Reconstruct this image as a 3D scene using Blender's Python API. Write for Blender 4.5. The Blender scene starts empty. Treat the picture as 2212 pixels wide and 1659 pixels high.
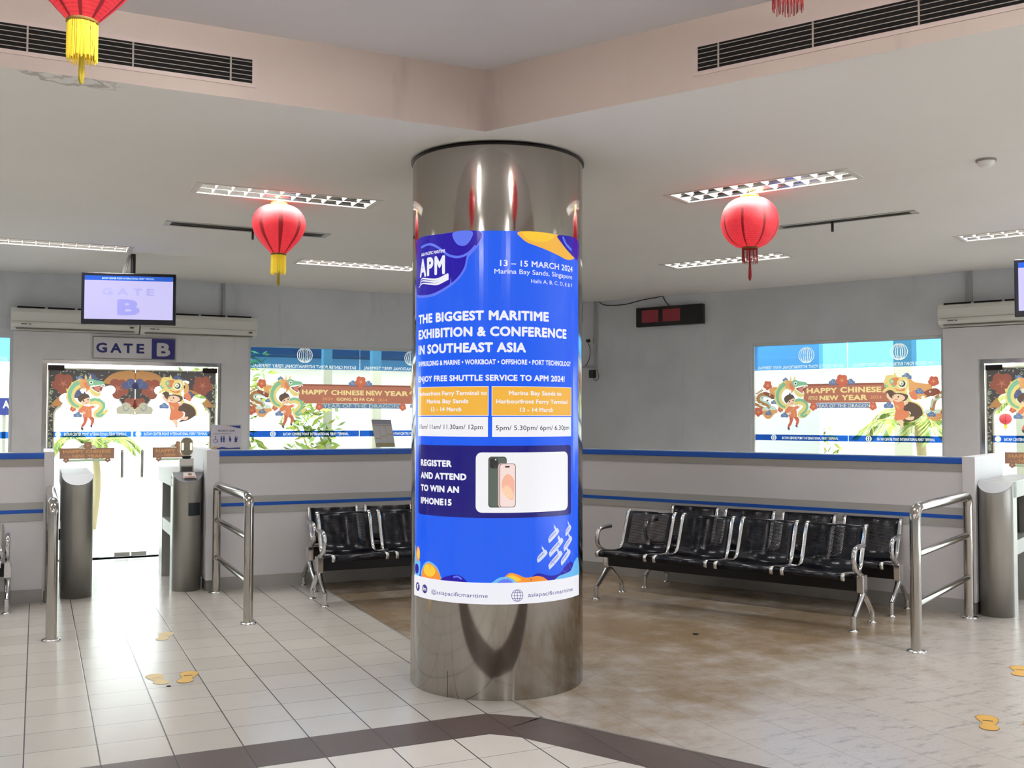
import bpy, bmesh, math, random
from math import sin, cos, pi, radians, atan2, sqrt, floor
from mathutils import Vector, Matrix
SC = bpy.context.scene
COL = SC.collection
random.seed(7)

# ------------------------------------------------------------------ camera, world, exposure
FPX, PITCH, ROLL, CAMH = 2177.65, 0.0345672, 0.0017474, 1.60
c_, s_, cr, sr = cos(PITCH), sin(PITCH), cos(ROLL), sin(ROLL)
fwd = Vector((0, c_, s_)); z0 = Vector((0, -s_, c_)); x0 = Vector((1, 0, 0))
rgt = x0 * cr + z0 * sr; upv = -x0 * sr + z0 * cr
cam = bpy.data.objects.new('camera', bpy.data.cameras.new('camera'))
COL.objects.link(cam)
cam.data.sensor_fit = 'HORIZONTAL'; cam.data.sensor_width = 36.0
cam.data.lens = FPX / 2212 * 36.0
cam.data.clip_end = 300
M = Matrix((rgt, upv, -fwd)).transposed().to_4x4(); M.translation = (0, 0, CAMH)
cam.matrix_world = M
SC.camera = cam

W = bpy.data.worlds.new('sky'); SC.world = W; W.use_nodes = True
bg = W.node_tree.nodes['Background']
bg.inputs[0].default_value = (0.93, 0.97, 1.0, 1); bg.inputs[1].default_value = 1.55
SC.view_settings.view_transform = 'Standard'; SC.view_settings.look = 'None'
SC.view_settings.gamma = 1.0; SC.view_settings.use_curve_mapping = False
EXPO = 1.72
SC.view_settings.exposure = EXPO
ES = 1.0 / 2 ** EXPO     # self-lit prints and screens are given in display terms
LAMP_W = 18.0            # power of one louvre fitting
try:
    SC.cycles.use_denoising = True
    SC.cycles.sample_clamp_indirect = 5.0
    SC.cycles.caustics_reflective = False; SC.cycles.caustics_refractive = False
    SC.cycles.max_bounces = 10; SC.cycles.diffuse_bounces = 5; SC.cycles.transparent_max_bounces = 24
except Exception:
    pass

# ------------------------------------------------------------------ frames of the hall
LA, RB = 1.130430, 0.924797
ANG_L = pi / 2 - LA              # left wall: x runs right, y runs into the wall
ANG_R = -(pi / 2 - RB)           # right wall: x = -s
ZC, ZR = 3.212, 3.56             # low ceiling, raised ceiling
NL, NR = 12.35, 11.713           # wall planes
PL, PR = 9.72, 8.95              # low partitions
def rot2(x, y, a): return (x * cos(a) - y * sin(a), x * sin(a) + y * cos(a))

# ------------------------------------------------------------------ colours and materials
def lin(r, g=None, b=None):
    if g is None: r, g, b = r
    f = lambda c: (c / 255 / 12.92) if c / 255 <= 0.04045 else ((c / 255 + 0.055) / 1.055) ** 2.4
    return (f(r), f(g), f(b), 1)
MATS = {}
def mat(name, rgb=(200, 200, 200), rough=0.5, metal=0.0, emit=None, es=1.0, spec=0.5, bump=None, coat=0.0, noise=None):
    if name in MATS: return MATS[name]
    m = bpy.data.materials.new(name); m.use_nodes = True; MATS[name] = m
    nt = m.node_tree; p = nt.nodes['Principled BSDF']
    p.inputs['Base Color'].default_value = lin(rgb); p.inputs['Roughness'].default_value = rough
    p.inputs['Metallic'].default_value = metal; p.inputs['Specular IOR Level'].default_value = spec
    p.inputs['Coat Weight'].default_value = coat
    if emit: p.inputs['Emission Color'].default_value = lin(emit); p.inputs['Emission Strength'].default_value = es
    if noise:                                   # (scale, amount) mottled paint
        tc = nt.nodes.new('ShaderNodeTexCoord'); n = nt.nodes.new('ShaderNodeTexNoise')
        n.inputs['Scale'].default_value = noise[0]; n.inputs['Detail'].default_value = 6
        nt.links.new(tc.outputs['Object'], n.inputs['Vector'])
        mx = nt.nodes.new('ShaderNodeMix'); mx.data_type = 'RGBA'
        a = lin(rgb); k = 1 - noise[1]
        mx.inputs[6].default_value = (a[0] * k, a[1] * k, a[2] * k, 1); mx.inputs[7].default_value = a
        rp = nt.nodes.new('ShaderNodeMapRange'); rp.inputs[1].default_value = 0.35; rp.inputs[2].default_value = 0.65
        nt.links.new(n.outputs[0], rp.inputs[0]); nt.links.new(rp.outputs[0], mx.inputs[0])
        nt.links.new(mx.outputs[2], p.inputs['Base Color'])
    if bump:
        tc = nt.nodes.new('ShaderNodeTexCoord'); n = nt.nodes.new('ShaderNodeTexNoise'); b = nt.nodes.new('ShaderNodeBump')
        n.inputs['Scale'].default_value = bump[0]; b.inputs['Strength'].default_value = bump[1]; b.inputs['Distance'].default_value = 0.01
        nt.links.new(tc.outputs['Object'], n.inputs['Vector']); nt.links.new(n.outputs[0], b.inputs['Height'])
        nt.links.new(b.outputs[0], p.inputs['Normal'])
    return m
class NB:
    """small helper for node trees"""
    def __init__(s, name):
        s.m = bpy.data.materials.new(name); s.m.use_nodes = True; MATS[name] = s.m
        s.nt = s.m.node_tree; s.p = s.nt.nodes['Principled BSDF']; s.out = s.nt.nodes['Material Output']
    def n(s, t, **kw):
        o = s.nt.nodes.new('ShaderNode' + t)
        for k, v in kw.items(): setattr(o, k, v)
        return o
    def l(s, a, b): s.nt.links.new(a, b)
    def set(s, sock, v):
        if hasattr(v, 'default_value') or isinstance(v, bpy.types.NodeSocket): s.l(v, sock)
        else: sock.default_value = v
    def math(s, op, a, b=0.0, c=None):
        o = s.n('Math', operation=op); s.set(o.inputs[0], a); s.set(o.inputs[1], b)
        if c is not None: s.set(o.inputs[2], c)
        return o.outputs[0]
    def mix(s, fac, a, b):
        o = s.n('Mix', data_type='RGBA'); s.set(o.inputs[0], fac); s.set(o.inputs[6], a); s.set(o.inputs[7], b); return o.outputs[2]
    def obj(s):
        t = s.n('TexCoord'); x = s.n('SeparateXYZ'); s.l(t.outputs['Object'], x.inputs[0]); return t.outputs['Object'], x.outputs
    def noise(s, vec, scale, detail=4, rough=0.5, stretch=None):
        if stretch:
            mp = s.n('Mapping'); mp.inputs['Scale'].default_value = stretch; s.l(vec, mp.inputs[0]); vec = mp.outputs[0]
        o = s.n('TexNoise'); o.inputs['Scale'].default_value = scale; o.inputs['Detail'].default_value = detail
        o.inputs['Roughness'].default_value = rough; s.l(vec, o.inputs['Vector']); return o.outputs[0]
    def ramp(s, v, a, b, lo=0.0, hi=1.0):
        o = s.n('MapRange', interpolation_type='SMOOTHSTEP'); s.set(o.inputs[0], v)
        o.inputs[1].default_value = a; o.inputs[2].default_value = b; o.inputs[3].default_value = lo; o.inputs[4].default_value = hi
        return o.outputs[0]

TP = 0.3237                                    # tile pitch
def tile_mat(name, base, vary, grout, gw, rough, stains=False):
    b = NB(name); vec, X = b.obj()
    def line(v, off, w):
        u = b.math('FRACT', b.math('DIVIDE', b.math('SUBTRACT', v, off), TP))
        d = b.math('MINIMUM', u, b.math('SUBTRACT', 1.0, u)); return b.ramp(d, w * 0.5, w, 1.0, 0.0)
    g1 = line(X[0], -0.03, gw * 1.15); g2 = line(X[1], 5.067, gw * 0.8)
    g = b.math('MAXIMUM', g1, b.math('MULTIPLY', g2, 0.75))
    cell = b.n('CombineXYZ')
    b.l(b.math('FLOOR', b.math('DIVIDE', b.math('SUBTRACT', X[0], -0.03), TP)), cell.inputs[0])
    b.l(b.math('FLOOR', b.math('DIVIDE', b.math('SUBTRACT', X[1], 5.067), TP)), cell.inputs[1])
    wn = b.n('TexWhiteNoise', noise_dimensions='2D'); b.l(cell.outputs[0], wn.inputs[0])
    a = lin(base); k = lin(vary)
    col = b.mix(wn.outputs[0], a, k)
    fine = b.noise(vec, 9, 6); col = b.mix(b.ramp(fine, 0.45, 0.75, 0, 0.12), col, lin([c * 0.93 for c in base]))
    if stains:
        # worn screed-like tile: brown film of dirt, worn pale in the lanes people walk
        rx = b.math('ADD', b.math('MULTIPLY', X[0], cos(ANG_L - ANG_R)), b.math('MULTIPLY', X[1], -sin(ANG_L - ANG_R)))
        ry = b.math('ADD', b.math('MULTIPLY', X[0], sin(ANG_L - ANG_R)), b.math('MULTIPLY', X[1], cos(ANG_L - ANG_R)))
        n1 = b.noise(vec, 0.8, 5, 0.6); n2 = b.noise(vec, 3.0, 6, 0.65); n3 = b.noise(vec, 60, 3, 0.7)
        lane = b.ramp(rx, -3.0, -1.45)                       # the lane to the far gate
        near = b.ramp(ry, 5.9, 4.7)                           # along the metal strip
        w = b.math('ADD', b.math('MULTIPLY', lane, 0.62), b.math('MULTIPLY', near, 0.32))
        w = b.math('ADD', w, b.math('MULTIPLY', b.math('SUBTRACT', n1, 0.5), 1.1))
        w = b.math('ADD', w, b.math('MULTIPLY', b.math('SUBTRACT', n2, 0.5), 1.0))
        w = b.math('ADD', w, b.math('MULTIPLY', b.math('SUBTRACT', wn.outputs[0], 0.5), 0.06))
        w = b.ramp(w, -0.12, 0.55)
        brown = b.mix(n3, lin(130, 110, 84), lin(162, 142, 114))
        pale = b.mix(n3, lin(186, 179, 172), lin(208, 202, 197))
        scuff = b.ramp(b.noise(vec, 5.0, 8, 0.75, (1.0, 3.0, 1.0)), 0.50, 0.70, 0.0, 0.6)
        pale = b.mix(b.math('MULTIPLY', scuff, lane), pale, lin(120, 120, 118))
        col = b.mix(w, brown, pale)
        gcol = b.mix(0.5, col, lin(grout)); col = b.mix(b.math('MULTIPLY', g, 0.5), col, gcol)
    else:
        col = b.mix(g, col, lin(grout))
    b.l(col, b.p.inputs['Base Color'])
    b.l(b.ramp(b.noise(vec, 2.2, 4), 0.3, 0.7, rough * 0.94, rough * 1.08), b.p.inputs['Roughness'])
    bp = b.n('Bump'); bp.inputs['Strength'].default_value = 0.25; bp.inputs['Distance'].default_value = 0.004
    b.l(b.math('SUBTRACT', b.math('MULTIPLY', b.noise(vec, 14, 3), 0.15), g), bp.inputs['Height']); b.l(bp.outputs[0], b.p.inputs['Normal'])
    return b.m
TILE = tile_mat('cream_tile', (196, 192, 185), (204, 200, 193), (58, 50, 44), 0.011, 0.24)
TILEC = tile_mat('white_tile', (222, 218, 210), (228, 224, 216), (52, 44, 38), 0.011, 0.25)
BROWN = tile_mat('worn_brown_tile', (165, 145, 115), (165, 145, 115), (84, 70, 54), 0.011, 0.23, True)
BAND = tile_mat('dark_brown_tile', (86, 72, 68), (92, 78, 74), (44, 36, 33), 0.010, 0.38)

def wall_mat(name, rgb, streak=0.12):
    b = NB(name); vec, X = b.obj()
    n1 = b.noise(vec, 1.4, 5, 0.55); n2 = b.noise(vec, 0.9, 6, 0.6, (4.0, 4.0, 0.6))
    a = lin(rgb); k = 1 - streak
    col = b.mix(b.ramp(n1, 0.35, 0.7), a, (a[0] * k, a[1] * k, a[2] * k, 1))
    col = b.mix(b.ramp(n2, 0.58, 0.75, 0.0, 0.4), col, lin([c * 0.78 for c in rgb]))
    b.l(col, b.p.inputs['Base Color']); b.p.inputs['Roughness'].default_value = 0.62
    bp = b.n('Bump'); bp.inputs['Strength'].default_value = 0.08; bp.inputs['Distance'].default_value = 0.004
    b.l(b.noise(vec, 70, 3), bp.inputs['Height']); b.l(bp.outputs[0], b.p.inputs['Normal'])
    return b.m
WALL = wall_mat('grey_wall_paint', (207, 210, 215))
PORTAL = wall_mat('gate_surround_paint', (224, 221, 222), 0.12)
def ceil_mat():
    b = NB('ceiling_paint'); vec, X = b.obj()
    a = lin(235, 233, 229)
    col = b.mix(b.ramp(b.noise(vec, 0.7, 5), 0.35, 0.7, 0, 0.5), a, lin(228, 226, 221))
    def blot(cx, cy, rx, ry, thr):               # damp rings left by a leak at the grille
        dx = b.math('DIVIDE', b.math('SUBTRACT', X[0], cx), rx); dy = b.math('DIVIDE', b.math('SUBTRACT', X[1], cy), ry)
        d = b.math('SQRT', b.math('ADD', b.math('MULTIPLY', dx, dx), b.math('MULTIPLY', dy, dy)))
        d = b.math('ADD', d, b.math('MULTIPLY', b.math('SUBTRACT', b.noise(vec, 14, 6), 0.5), 1.9))
        ring = b.math('MULTIPLY', b.ramp(d, 0.72, 0.95), b.ramp(d, 1.2, 0.98)); return b.math('MULTIPLY', ring, thr)
    st = b.math('MAXIMUM', blot(0.12, 5.19, 0.14, 0.085, 0.5), b.math('MAXIMUM', blot(0.02, 5.16, 0.09, 0.05, 0.4), blot(0.24, 5.21, 0.1, 0.07, 0.25)))
    col = b.mix(st, col, lin(112, 104, 90))
    b.l(col, b.p.inputs['Base Color']); b.p.inputs['Roughness'].default_value = 0.75
    return b.m
CEIL = ceil_mat()
CEILR = mat('raised_ceiling_paint', (210, 208, 212), 0.7, noise=(0.8, 0.05))
FASC = wall_mat('fascia_paint', (196, 182, 175), 0.05)
STEEL = mat('polished_tube_steel', (188, 184, 178), 0.12, 1.0)
CHROME = mat('chrome', (214, 214, 216), 0.10, 1.0)
BRUSH = mat('brushed_steel', (176, 175, 170), 0.36, 0.85)
BRUSHL = mat('brushed_steel_light', (178, 178, 176), 0.42, 0.6)
BLACK = mat('black_plastic', (16, 16, 20), 0.35)
DARK = mat('dark_void', (5, 5, 6), 0.9)
WHITEP = mat('white_laminate', (230, 229, 235), 0.42, noise=(1.2, 0.04))
CREAMP = mat('aged_white_plastic', (214, 213, 206), 0.4)
BLUEP = mat('blue_edge', (22, 92, 200), 0.35)
GREYTRIM = mat('grey_trim_band', (186, 185, 184), 0.4)
WHITE = mat('white_matt', (235, 235, 232), 0.5)
FRAMEW = mat('white_window_frame', (205, 205, 202), 0.4)
GOLD = mat('gold_paper', (214, 170, 60), 0.3, 0.4)

def pillar_mat():
    b = NB('pillar_steel'); vec, X = b.obj()
    st = b.noise(vec, 3.0, 6, 0.6, (1.0, 1.0, 0.25)); sp = b.noise(vec, 16, 6, 0.7)
    low = b.ramp(X[2], 0.75, 0.1)
    d = b.math('MULTIPLY', b.ramp(st, 0.42, 0.68), b.math('ADD', 0.25, b.math('MULTIPLY', low, 0.75)))
    col = b.mix(d, lin(176, 172, 166), lin(134, 125, 113))
    b.l(col, b.p.inputs['Base Color']); b.p.inputs['Metallic'].default_value = 1.0
    b.l(b.ramp(b.math('ADD', b.math('MULTIPLY', sp, 0.5), b.math('MULTIPLY', low, 0.10)), 0.2, 0.7, 0.08, 0.22), b.p.inputs['Roughness'])
    return b.m
PILLAR = pillar_mat()

def glass_mat(name, tint=(1, 1, 1, 1), refl=0.09):
    b = NB(name); b.nt.nodes.remove(b.p)
    t = b.n('BsdfTransparent'); t.inputs[0].default_value = tint
    g = b.n('BsdfGlossy'); g.inputs['Roughness'].default_value = 0.02
    lw = b.n('LayerWeight'); lw.inputs[0].default_value = 0.25
    mx = b.n('MixShader'); b.l(b.math('ADD', b.math('MULTIPLY', lw.outputs['Fresnel'], 0.35), refl * 0.3), mx.inputs[0])
    b.l(t.outputs[0], mx.inputs[1]); b.l(g.outputs[0], mx.inputs[2]); b.l(mx.outputs[0], b.out.inputs[0]); return b.m
GLASS = glass_mat('clear_glass', (0.93, 0.97, 0.95, 1))
SMOKED = glass_mat('smoked_glass', (0.03, 0.04, 0.06, 1), 0.2)
FILM = glass_mat('blue_window_film', (0.10, 0.33, 0.70, 1), 0.05)
STRIPF = glass_mat('blue_strip_film', (0.012, 0.075, 0.38, 1), 0.02)
def sticker(name, rgb, tr=0.56):
    """printed vinyl, inks dulled to stand for glare: light comes through it from outside"""
    rgb = [c * 0.76 + g * 0.24 for c, g in zip(rgb, (176, 156, 138))]  # warm grey mixed into every ink: window glare put into the colour
    if name in MATS: return MATS[name]
    b = NB(name); b.nt.nodes.remove(b.p)
    d = b.n('BsdfDiffuse'); d.inputs[0].default_value = lin(rgb)
    a = lin(rgb); t = b.n('BsdfTranslucent'); t.inputs[0].default_value = a
    mx = b.n('MixShader'); mx.inputs[0].default_value = tr
    b.l(d.outputs[0], mx.inputs[1]); b.l(t.outputs[0], mx.inputs[2]); b.l(mx.outputs[0], b.out.inputs[0]); return b.m
def glow(name, rgb, s=0.93):
    """print on the lit poster: its own colour shines"""
    return mat('poster_' + name, [c * 0.25 for c in rgb], 0.16, emit=rgb, es=s * ES, spec=0.45)

# ------------------------------------------------------------------ mesh building
def ident(p): return p
class MB:
    def __init__(s): s.bm = bmesh.new(); s.mats = []
    def mi(s, m):
        if m is None: return 0
        if m not in s.mats: s.mats.append(m)
        return s.mats.index(m)
    def face(s, pts, m=None, smooth=False):
        f = s.bm.faces.new([s.bm.verts.new(p) for p in pts]); f.material_index = s.mi(m); f.smooth = smooth; return f
    def box(s, x0, x1, y0, y1, z0, z1, m=None, bev=0.0, tf=None):
        i = s.mi(m); P = [(x, y, z) for z in (z0, z1) for y in (y0, y1) for x in (x0, x1)]
        if tf: P = [tf(p) for p in P]
        v = [s.bm.verts.new(p) for p in P]; fs = []
        for q in ((0, 2, 3, 1), (4, 5, 7, 6), (0, 1, 5, 4), (2, 6, 7, 3), (0, 4, 6, 2), (1, 3, 7, 5)):
            f = s.bm.faces.new([v[k] for k in q]); f.material_index = i; fs.append(f)
        if bev:
            es = list({e for f in fs for e in f.edges})
            r = bmesh.ops.bevel(s.bm, geom=es, offset=bev, segments=2, affect='EDGES', profile=0.5)
            for f in r['faces']: f.material_index = i
        return s
    def tube(s, pts, r, m=None, n=12, cap=True, closed=False, ry=None):
        i = s.mi(m); P = [Vector(p) for p in pts]; N = len(P)
        R = r if isinstance(r, (list, tuple)) else [r] * N
        rings = []; prev = None
        for k in range(N):
            a = P[k - 1] if (k > 0 or closed) else P[0]; c = P[(k + 1) % N] if (k < N - 1 or closed) else P[-1]
            t = (c - a).normalized()
            if prev is None:
                u = t.cross(Vector((0, 0, 1)))
                if u.length < 1e-3: u = t.cross(Vector((0, 1, 0)))
                u.normalize()
            else:
                u = (prev - t * prev.dot(t)); u.normalize()
            prev = u; w = t.cross(u)
            rings.append([s.bm.verts.new(P[k] + u * (R[k] * cos(2 * pi * j / n)) + w * ((ry or R[k]) * sin(2 * pi * j / n))) for j in range(n)])
        for k in range(N if closed else N - 1):
            A, B = rings[k], rings[(k + 1) % N]
            for j in range(n):
                f = s.bm.faces.new((A[j], A[(j + 1) % n], B[(j + 1) % n], B[j])); f.smooth = True; f.material_index = i
        if cap and not closed:
            for rg in (rings[0][::-1], rings[-1]):
                f = s.bm.faces.new([s.bm.verts.new(v.co) for v in rg]); f.material_index = i
        return s
    def lathe(s, prof, m=None, n=32, cx=0, cy=0, cap=True, a0=0, a1=2 * pi, rf=None):
        i = s.mi(m); full = abs(a1 - a0 - 2 * pi) < 1e-6; cnt = n if full else n + 1
        rows = []
        for (r, z) in prof:
            rows.append([s.bm.verts.new((cx + r * (rf(a0 + (a1 - a0) * j / n) if rf else 1) * cos(a0 + (a1 - a0) * j / n), cy + r * (rf(a0 + (a1 - a0) * j / n) if rf else 1) * sin(a0 + (a1 - a0) * j / n), z)) for j in range(cnt)])
        for k in range(len(rows) - 1):
            for j in range(n):
                f = s.bm.faces.new((rows[k][j], rows[k][(j + 1) % cnt], rows[k + 1][(j + 1) % cnt], rows[k + 1][j])); f.smooth = True; f.material_index = i
        if cap and full:
            for rw, fl in ((rows[0], True), (rows[-1], False)):
                f = s.bm.faces.new([s.bm.verts.new(v.co) for v in (rw[::-1] if fl else rw)]); f.material_index = i
        return s
    def prism(s, poly, a0, a1, axis='y', m=None, smooth=False):
        """polygon in the two other axes, extruded along axis"""
        i = s.mi(m)
        mk = {'x': lambda p, t: (t, p[0], p[1]), 'y': lambda p, t: (p[0], t, p[1]), 'z': lambda p, t: (p[0], p[1], t)}[axis]
        A = [s.bm.verts.new(mk(p, a0)) for p in poly]; B = [s.bm.verts.new(mk(p, a1)) for p in poly]; n = len(poly)
        fs = [s.bm.faces.new(A[::-1]), s.bm.faces.new(B)]
        for j in range(n):
            f = s.bm.faces.new((A[j], A[(j + 1) % n], B[(j + 1) % n], B[j])); f.smooth = smooth; fs.append(f)
        for f in fs: f.material_index = i
        return s
    def build(s, name, m=None, parent=None, loc=(0, 0, 0), rz=0, recalc=True, **tags):
        if recalc: bmesh.ops.recalc_face_normals(s.bm, faces=s.bm.faces)
        me = bpy.data.meshes.new(name); s.bm.to_mesh(me); s.bm.free()
        ms = s.mats or [m or WHITE]
        for k in ms: me.materials.append(k)
        o = bpy.data.objects.new(name, me); COL.objects.link(o)
        if parent is not None: o.parent = parent
        o.location = loc; o.rotation_euler = (0, 0, rz)
        for k, v in tags.items(): o[k] = v
        return o
def thing(name, label, cat, loc=(0, 0, 0), rz=0, group=None, kind=None):
    o = bpy.data.objects.new(name, None); COL.objects.link(o); o.empty_display_size = 0.1
    o.location = loc; o.rotation_euler = (0, 0, rz); o['label'] = label; o['category'] = cat
    if group: o['group'] = group
    if kind: o['kind'] = kind
    return o
def tag(o, label, cat, group=None, kind=None):
    o['label'] = label; o['category'] = cat
    if group: o['group'] = group
    if kind: o['kind'] = kind
    return o
def frame_loc(fr, x, y, z=0.0):
    a = ANG_L if fr == 'L' else ANG_R
    X, Y = rot2(x, y, a); return (X, Y, z)
def fang(fr): return ANG_L if fr == 'L' else ANG_R
def dup(root, loc, rz, label=None, group=None):
    r = root.copy(); COL.objects.link(r); r.location = loc; r.rotation_euler = (0, 0, rz)
    if label: r['label'] = label
    if group: r['group'] = group
    for ch in list(root.children):
        c = ch.copy(); COL.objects.link(c); c.parent = r
        for g in list(ch.children):
            d = g.copy(); COL.objects.link(d); d.parent = c
    return r
def smooth_path(pts, n=6):
    P = [Vector(p) for p in pts]; out = []
    for i in range(len(P) - 1):
        a = P[i - 1] if i else P[0] * 2 - P[1]; b, c = P[i], P[i + 1]; d = P[i + 2] if i + 2 < len(P) else P[-1] * 2 - P[-2]
        for k in range(n):
            t = k / n
            out.append(0.5 * ((2 * b) + (c - a) * t + (2 * a - 5 * b + 4 * c - d) * t * t + (3 * b - a - 3 * c + d) * t ** 3))
    out.append(P[-1]); return out
def bend(pts, rad, n=6):
    """polyline with rounded corners"""
    P = [Vector(p) for p in pts]; out = [P[0]]
    for i in range(1, len(P) - 1):
        a = (P[i - 1] - P[i]); c = (P[i + 1] - P[i]); r = min(rad, a.length * 0.49, c.length * 0.49)
        A = P[i] + a.normalized() * r; B = P[i] + c.normalized() * r
        for k in range(n + 1):
            t = k / n; out.append(A * (1 - t) ** 2 + P[i] * 2 * t * (1 - t) + B * t * t)
    out.append(P[-1]); return out

# ---- flat artwork: shapes and lettering laid on a surface, each layer a hair in front of the last
_TX = {}
def text_geo(txt, bold=0.0):
    k = (txt, bold)
    if k in _TX: return _TX[k]
    cu = bpy.data.curves.new('t', 'FONT'); cu.body = txt; cu.size = 1.0; cu.resolution_u = 3; cu.fill_mode = 'FRONT'
    cu.space_character = 1.0 + bold * 1.6
    o = bpy.data.objects.new('t', cu); COL.objects.link(o)
    dg = bpy.context.evaluated_depsgraph_get(); me = bpy.data.meshes.new_from_object(o.evaluated_get(dg))
    V = [(v.co.x, v.co.y) for v in me.vertices]; F = [list(p.vertices) for p in me.polygons]
    bpy.data.objects.remove(o); bpy.data.curves.remove(cu); bpy.data.meshes.remove(me)
    xs = [v[0] for v in V]; a, b = min(xs), max(xs)
    _TX[k] = ([(x - a, y) for x, y in V], F, b - a); return _TX[k]
CAPH = 0.729
def circ(cx, cy, r, n=20, ry=None): return [(cx + r * cos(2 * pi * k / n), cy + (ry or r) * sin(2 * pi * k / n)) for k in range(n)]
def rect(x0, x1, y0, y1): return [(x0, y0), (x1, y0), (x1, y1), (x0, y1)]
def rrect(x0, x1, y0, y1, r, n=5):
    P = []
    for cx, cy, a in ((x1 - r, y1 - r, 0), (x0 + r, y1 - r, pi / 2), (x0 + r, y0 + r, pi), (x1 - r, y0 + r, 1.5 * pi)):
        P += [(cx + r * cos(a + pi / 2 * k / n), cy + r * sin(a + pi / 2 * k / n)) for k in range(n + 1)]
    return P
def smooth2(pts, n=5):
    """closed smooth outline through points"""
    N = len(pts); out = []
    for i in range(N):
        a, b, c, d = [pts[(i + k) % N] for k in (-1, 0, 1, 2)]
        for k in range(n):
            t = k / n
            out.append(tuple(0.5 * ((2 * b[j]) + (c[j] - a[j]) * t + (2 * a[j] - 5 * b[j] + 4 * c[j] - d[j]) * t * t + (3 * b[j] - a[j] - 3 * c[j] + d[j]) * t ** 3) for j in (0, 1)))
    return out
class Art:
    def __init__(s, place, step=0.00025, off=0.001, cut=None):
        s.place = place; s.mb = MB(); s.lay = off; s.step = step; s.cut = cut
    def add(s, m, polys, tf=None):
        if not isinstance(polys[0][0], (tuple, list)): polys = [polys]
        s.lay += s.step; i = s.mb.mi(m)
        for P in polys:
            if tf: P = [tf(p) for p in P]
            if s.cut:
                t = bmesh.new(); t.faces.new([t.verts.new((p[0], p[1], 0)) for p in P]); bmesh.ops.triangulate(t, faces=t.faces[:], ngon_method='EAR_CLIP')
                xs = [p[0] for p in P]; k = math.floor(min(xs) / s.cut) + 1
                while k * s.cut < max(xs):
                    bmesh.ops.bisect_plane(t, geom=t.verts[:] + t.edges[:] + t.faces[:], plane_co=(k * s.cut, 0, 0), plane_no=(1, 0, 0)); k += 1
                for f in t.faces:
                    s.mb.face([s.place(v.co.x, v.co.y, s.lay) for v in f.verts]).material_index = i
                t.free()
            else:
                s.mb.face([s.place(p[0], p[1], s.lay) for p in P]).material_index = i
        return s
    def ribbon(s, m, pts, w, n=6, tf=None):
        P = smooth_path([(p[0], p[1], 0) for p in pts], n) if n else [Vector((p[0], p[1], 0)) for p in pts]
        N = len(P); L = []; R = []
        for k in range(N):
            t = (P[min(k + 1, N - 1)] - P[max(k - 1, 0)]).normalized(); q = Vector((-t.y, t.x, 0))
            wk = (w if not isinstance(w, (list, tuple)) else w[0] + (w[1] - w[0]) * k / (N - 1)) * 0.5
            L.append(P[k] + q * wk); R.append(P[k] - q * wk)
        return s.add(m, [[(L[k].x, L[k].y), (L[k + 1].x, L[k + 1].y), (R[k + 1].x, R[k + 1].y), (R[k].x, R[k].y)] for k in range(N - 1)], tf)
    def text(s, m, txt, x0, x1, zb, cap, bold=0.0, mirror=False):
        V, F, w = text_geo(txt, bold); i = s.mb.mi(m)
        base = s.lay
        if s.cut: s.lay += 0.0009                  # wide letters bridge the curve of the pillar
        kx = (x1 - x0) / (w + 2 * bold); ky = cap / (CAPH + 2 * bold)
        for dx, dy in ([(0, 0)] if bold <= 0 else [(bold * cos(t), bold * sin(t)) for t in [2 * pi * k / 8 for k in range(8)]]):
            s.lay += s.step * (1 if bold <= 0 else 0.12)
            Q = [((x + bold + dx) * kx, zb + (y + bold + dy) * ky) for x, y in V]
            Q = [((x1 - q[0]) if mirror else (x0 + q[0]), q[1]) for q in Q]
            s.emit_tris(m, i, Q, F)
        if s.cut: s.lay = base + s.step
        return s
    def emit_tris(s, m, i, Q, F):
        vs = [s.mb.bm.verts.new(s.place(q[0], q[1], s.lay)) for q in Q]
        for f in F:
            try: s.mb.bm.faces.new([vs[k] for k in f]).material_index = i
            except ValueError: pass
    def build(s, name, parent=None, **k): return s.mb.build(name, None, parent, recalc=False, **k)
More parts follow.
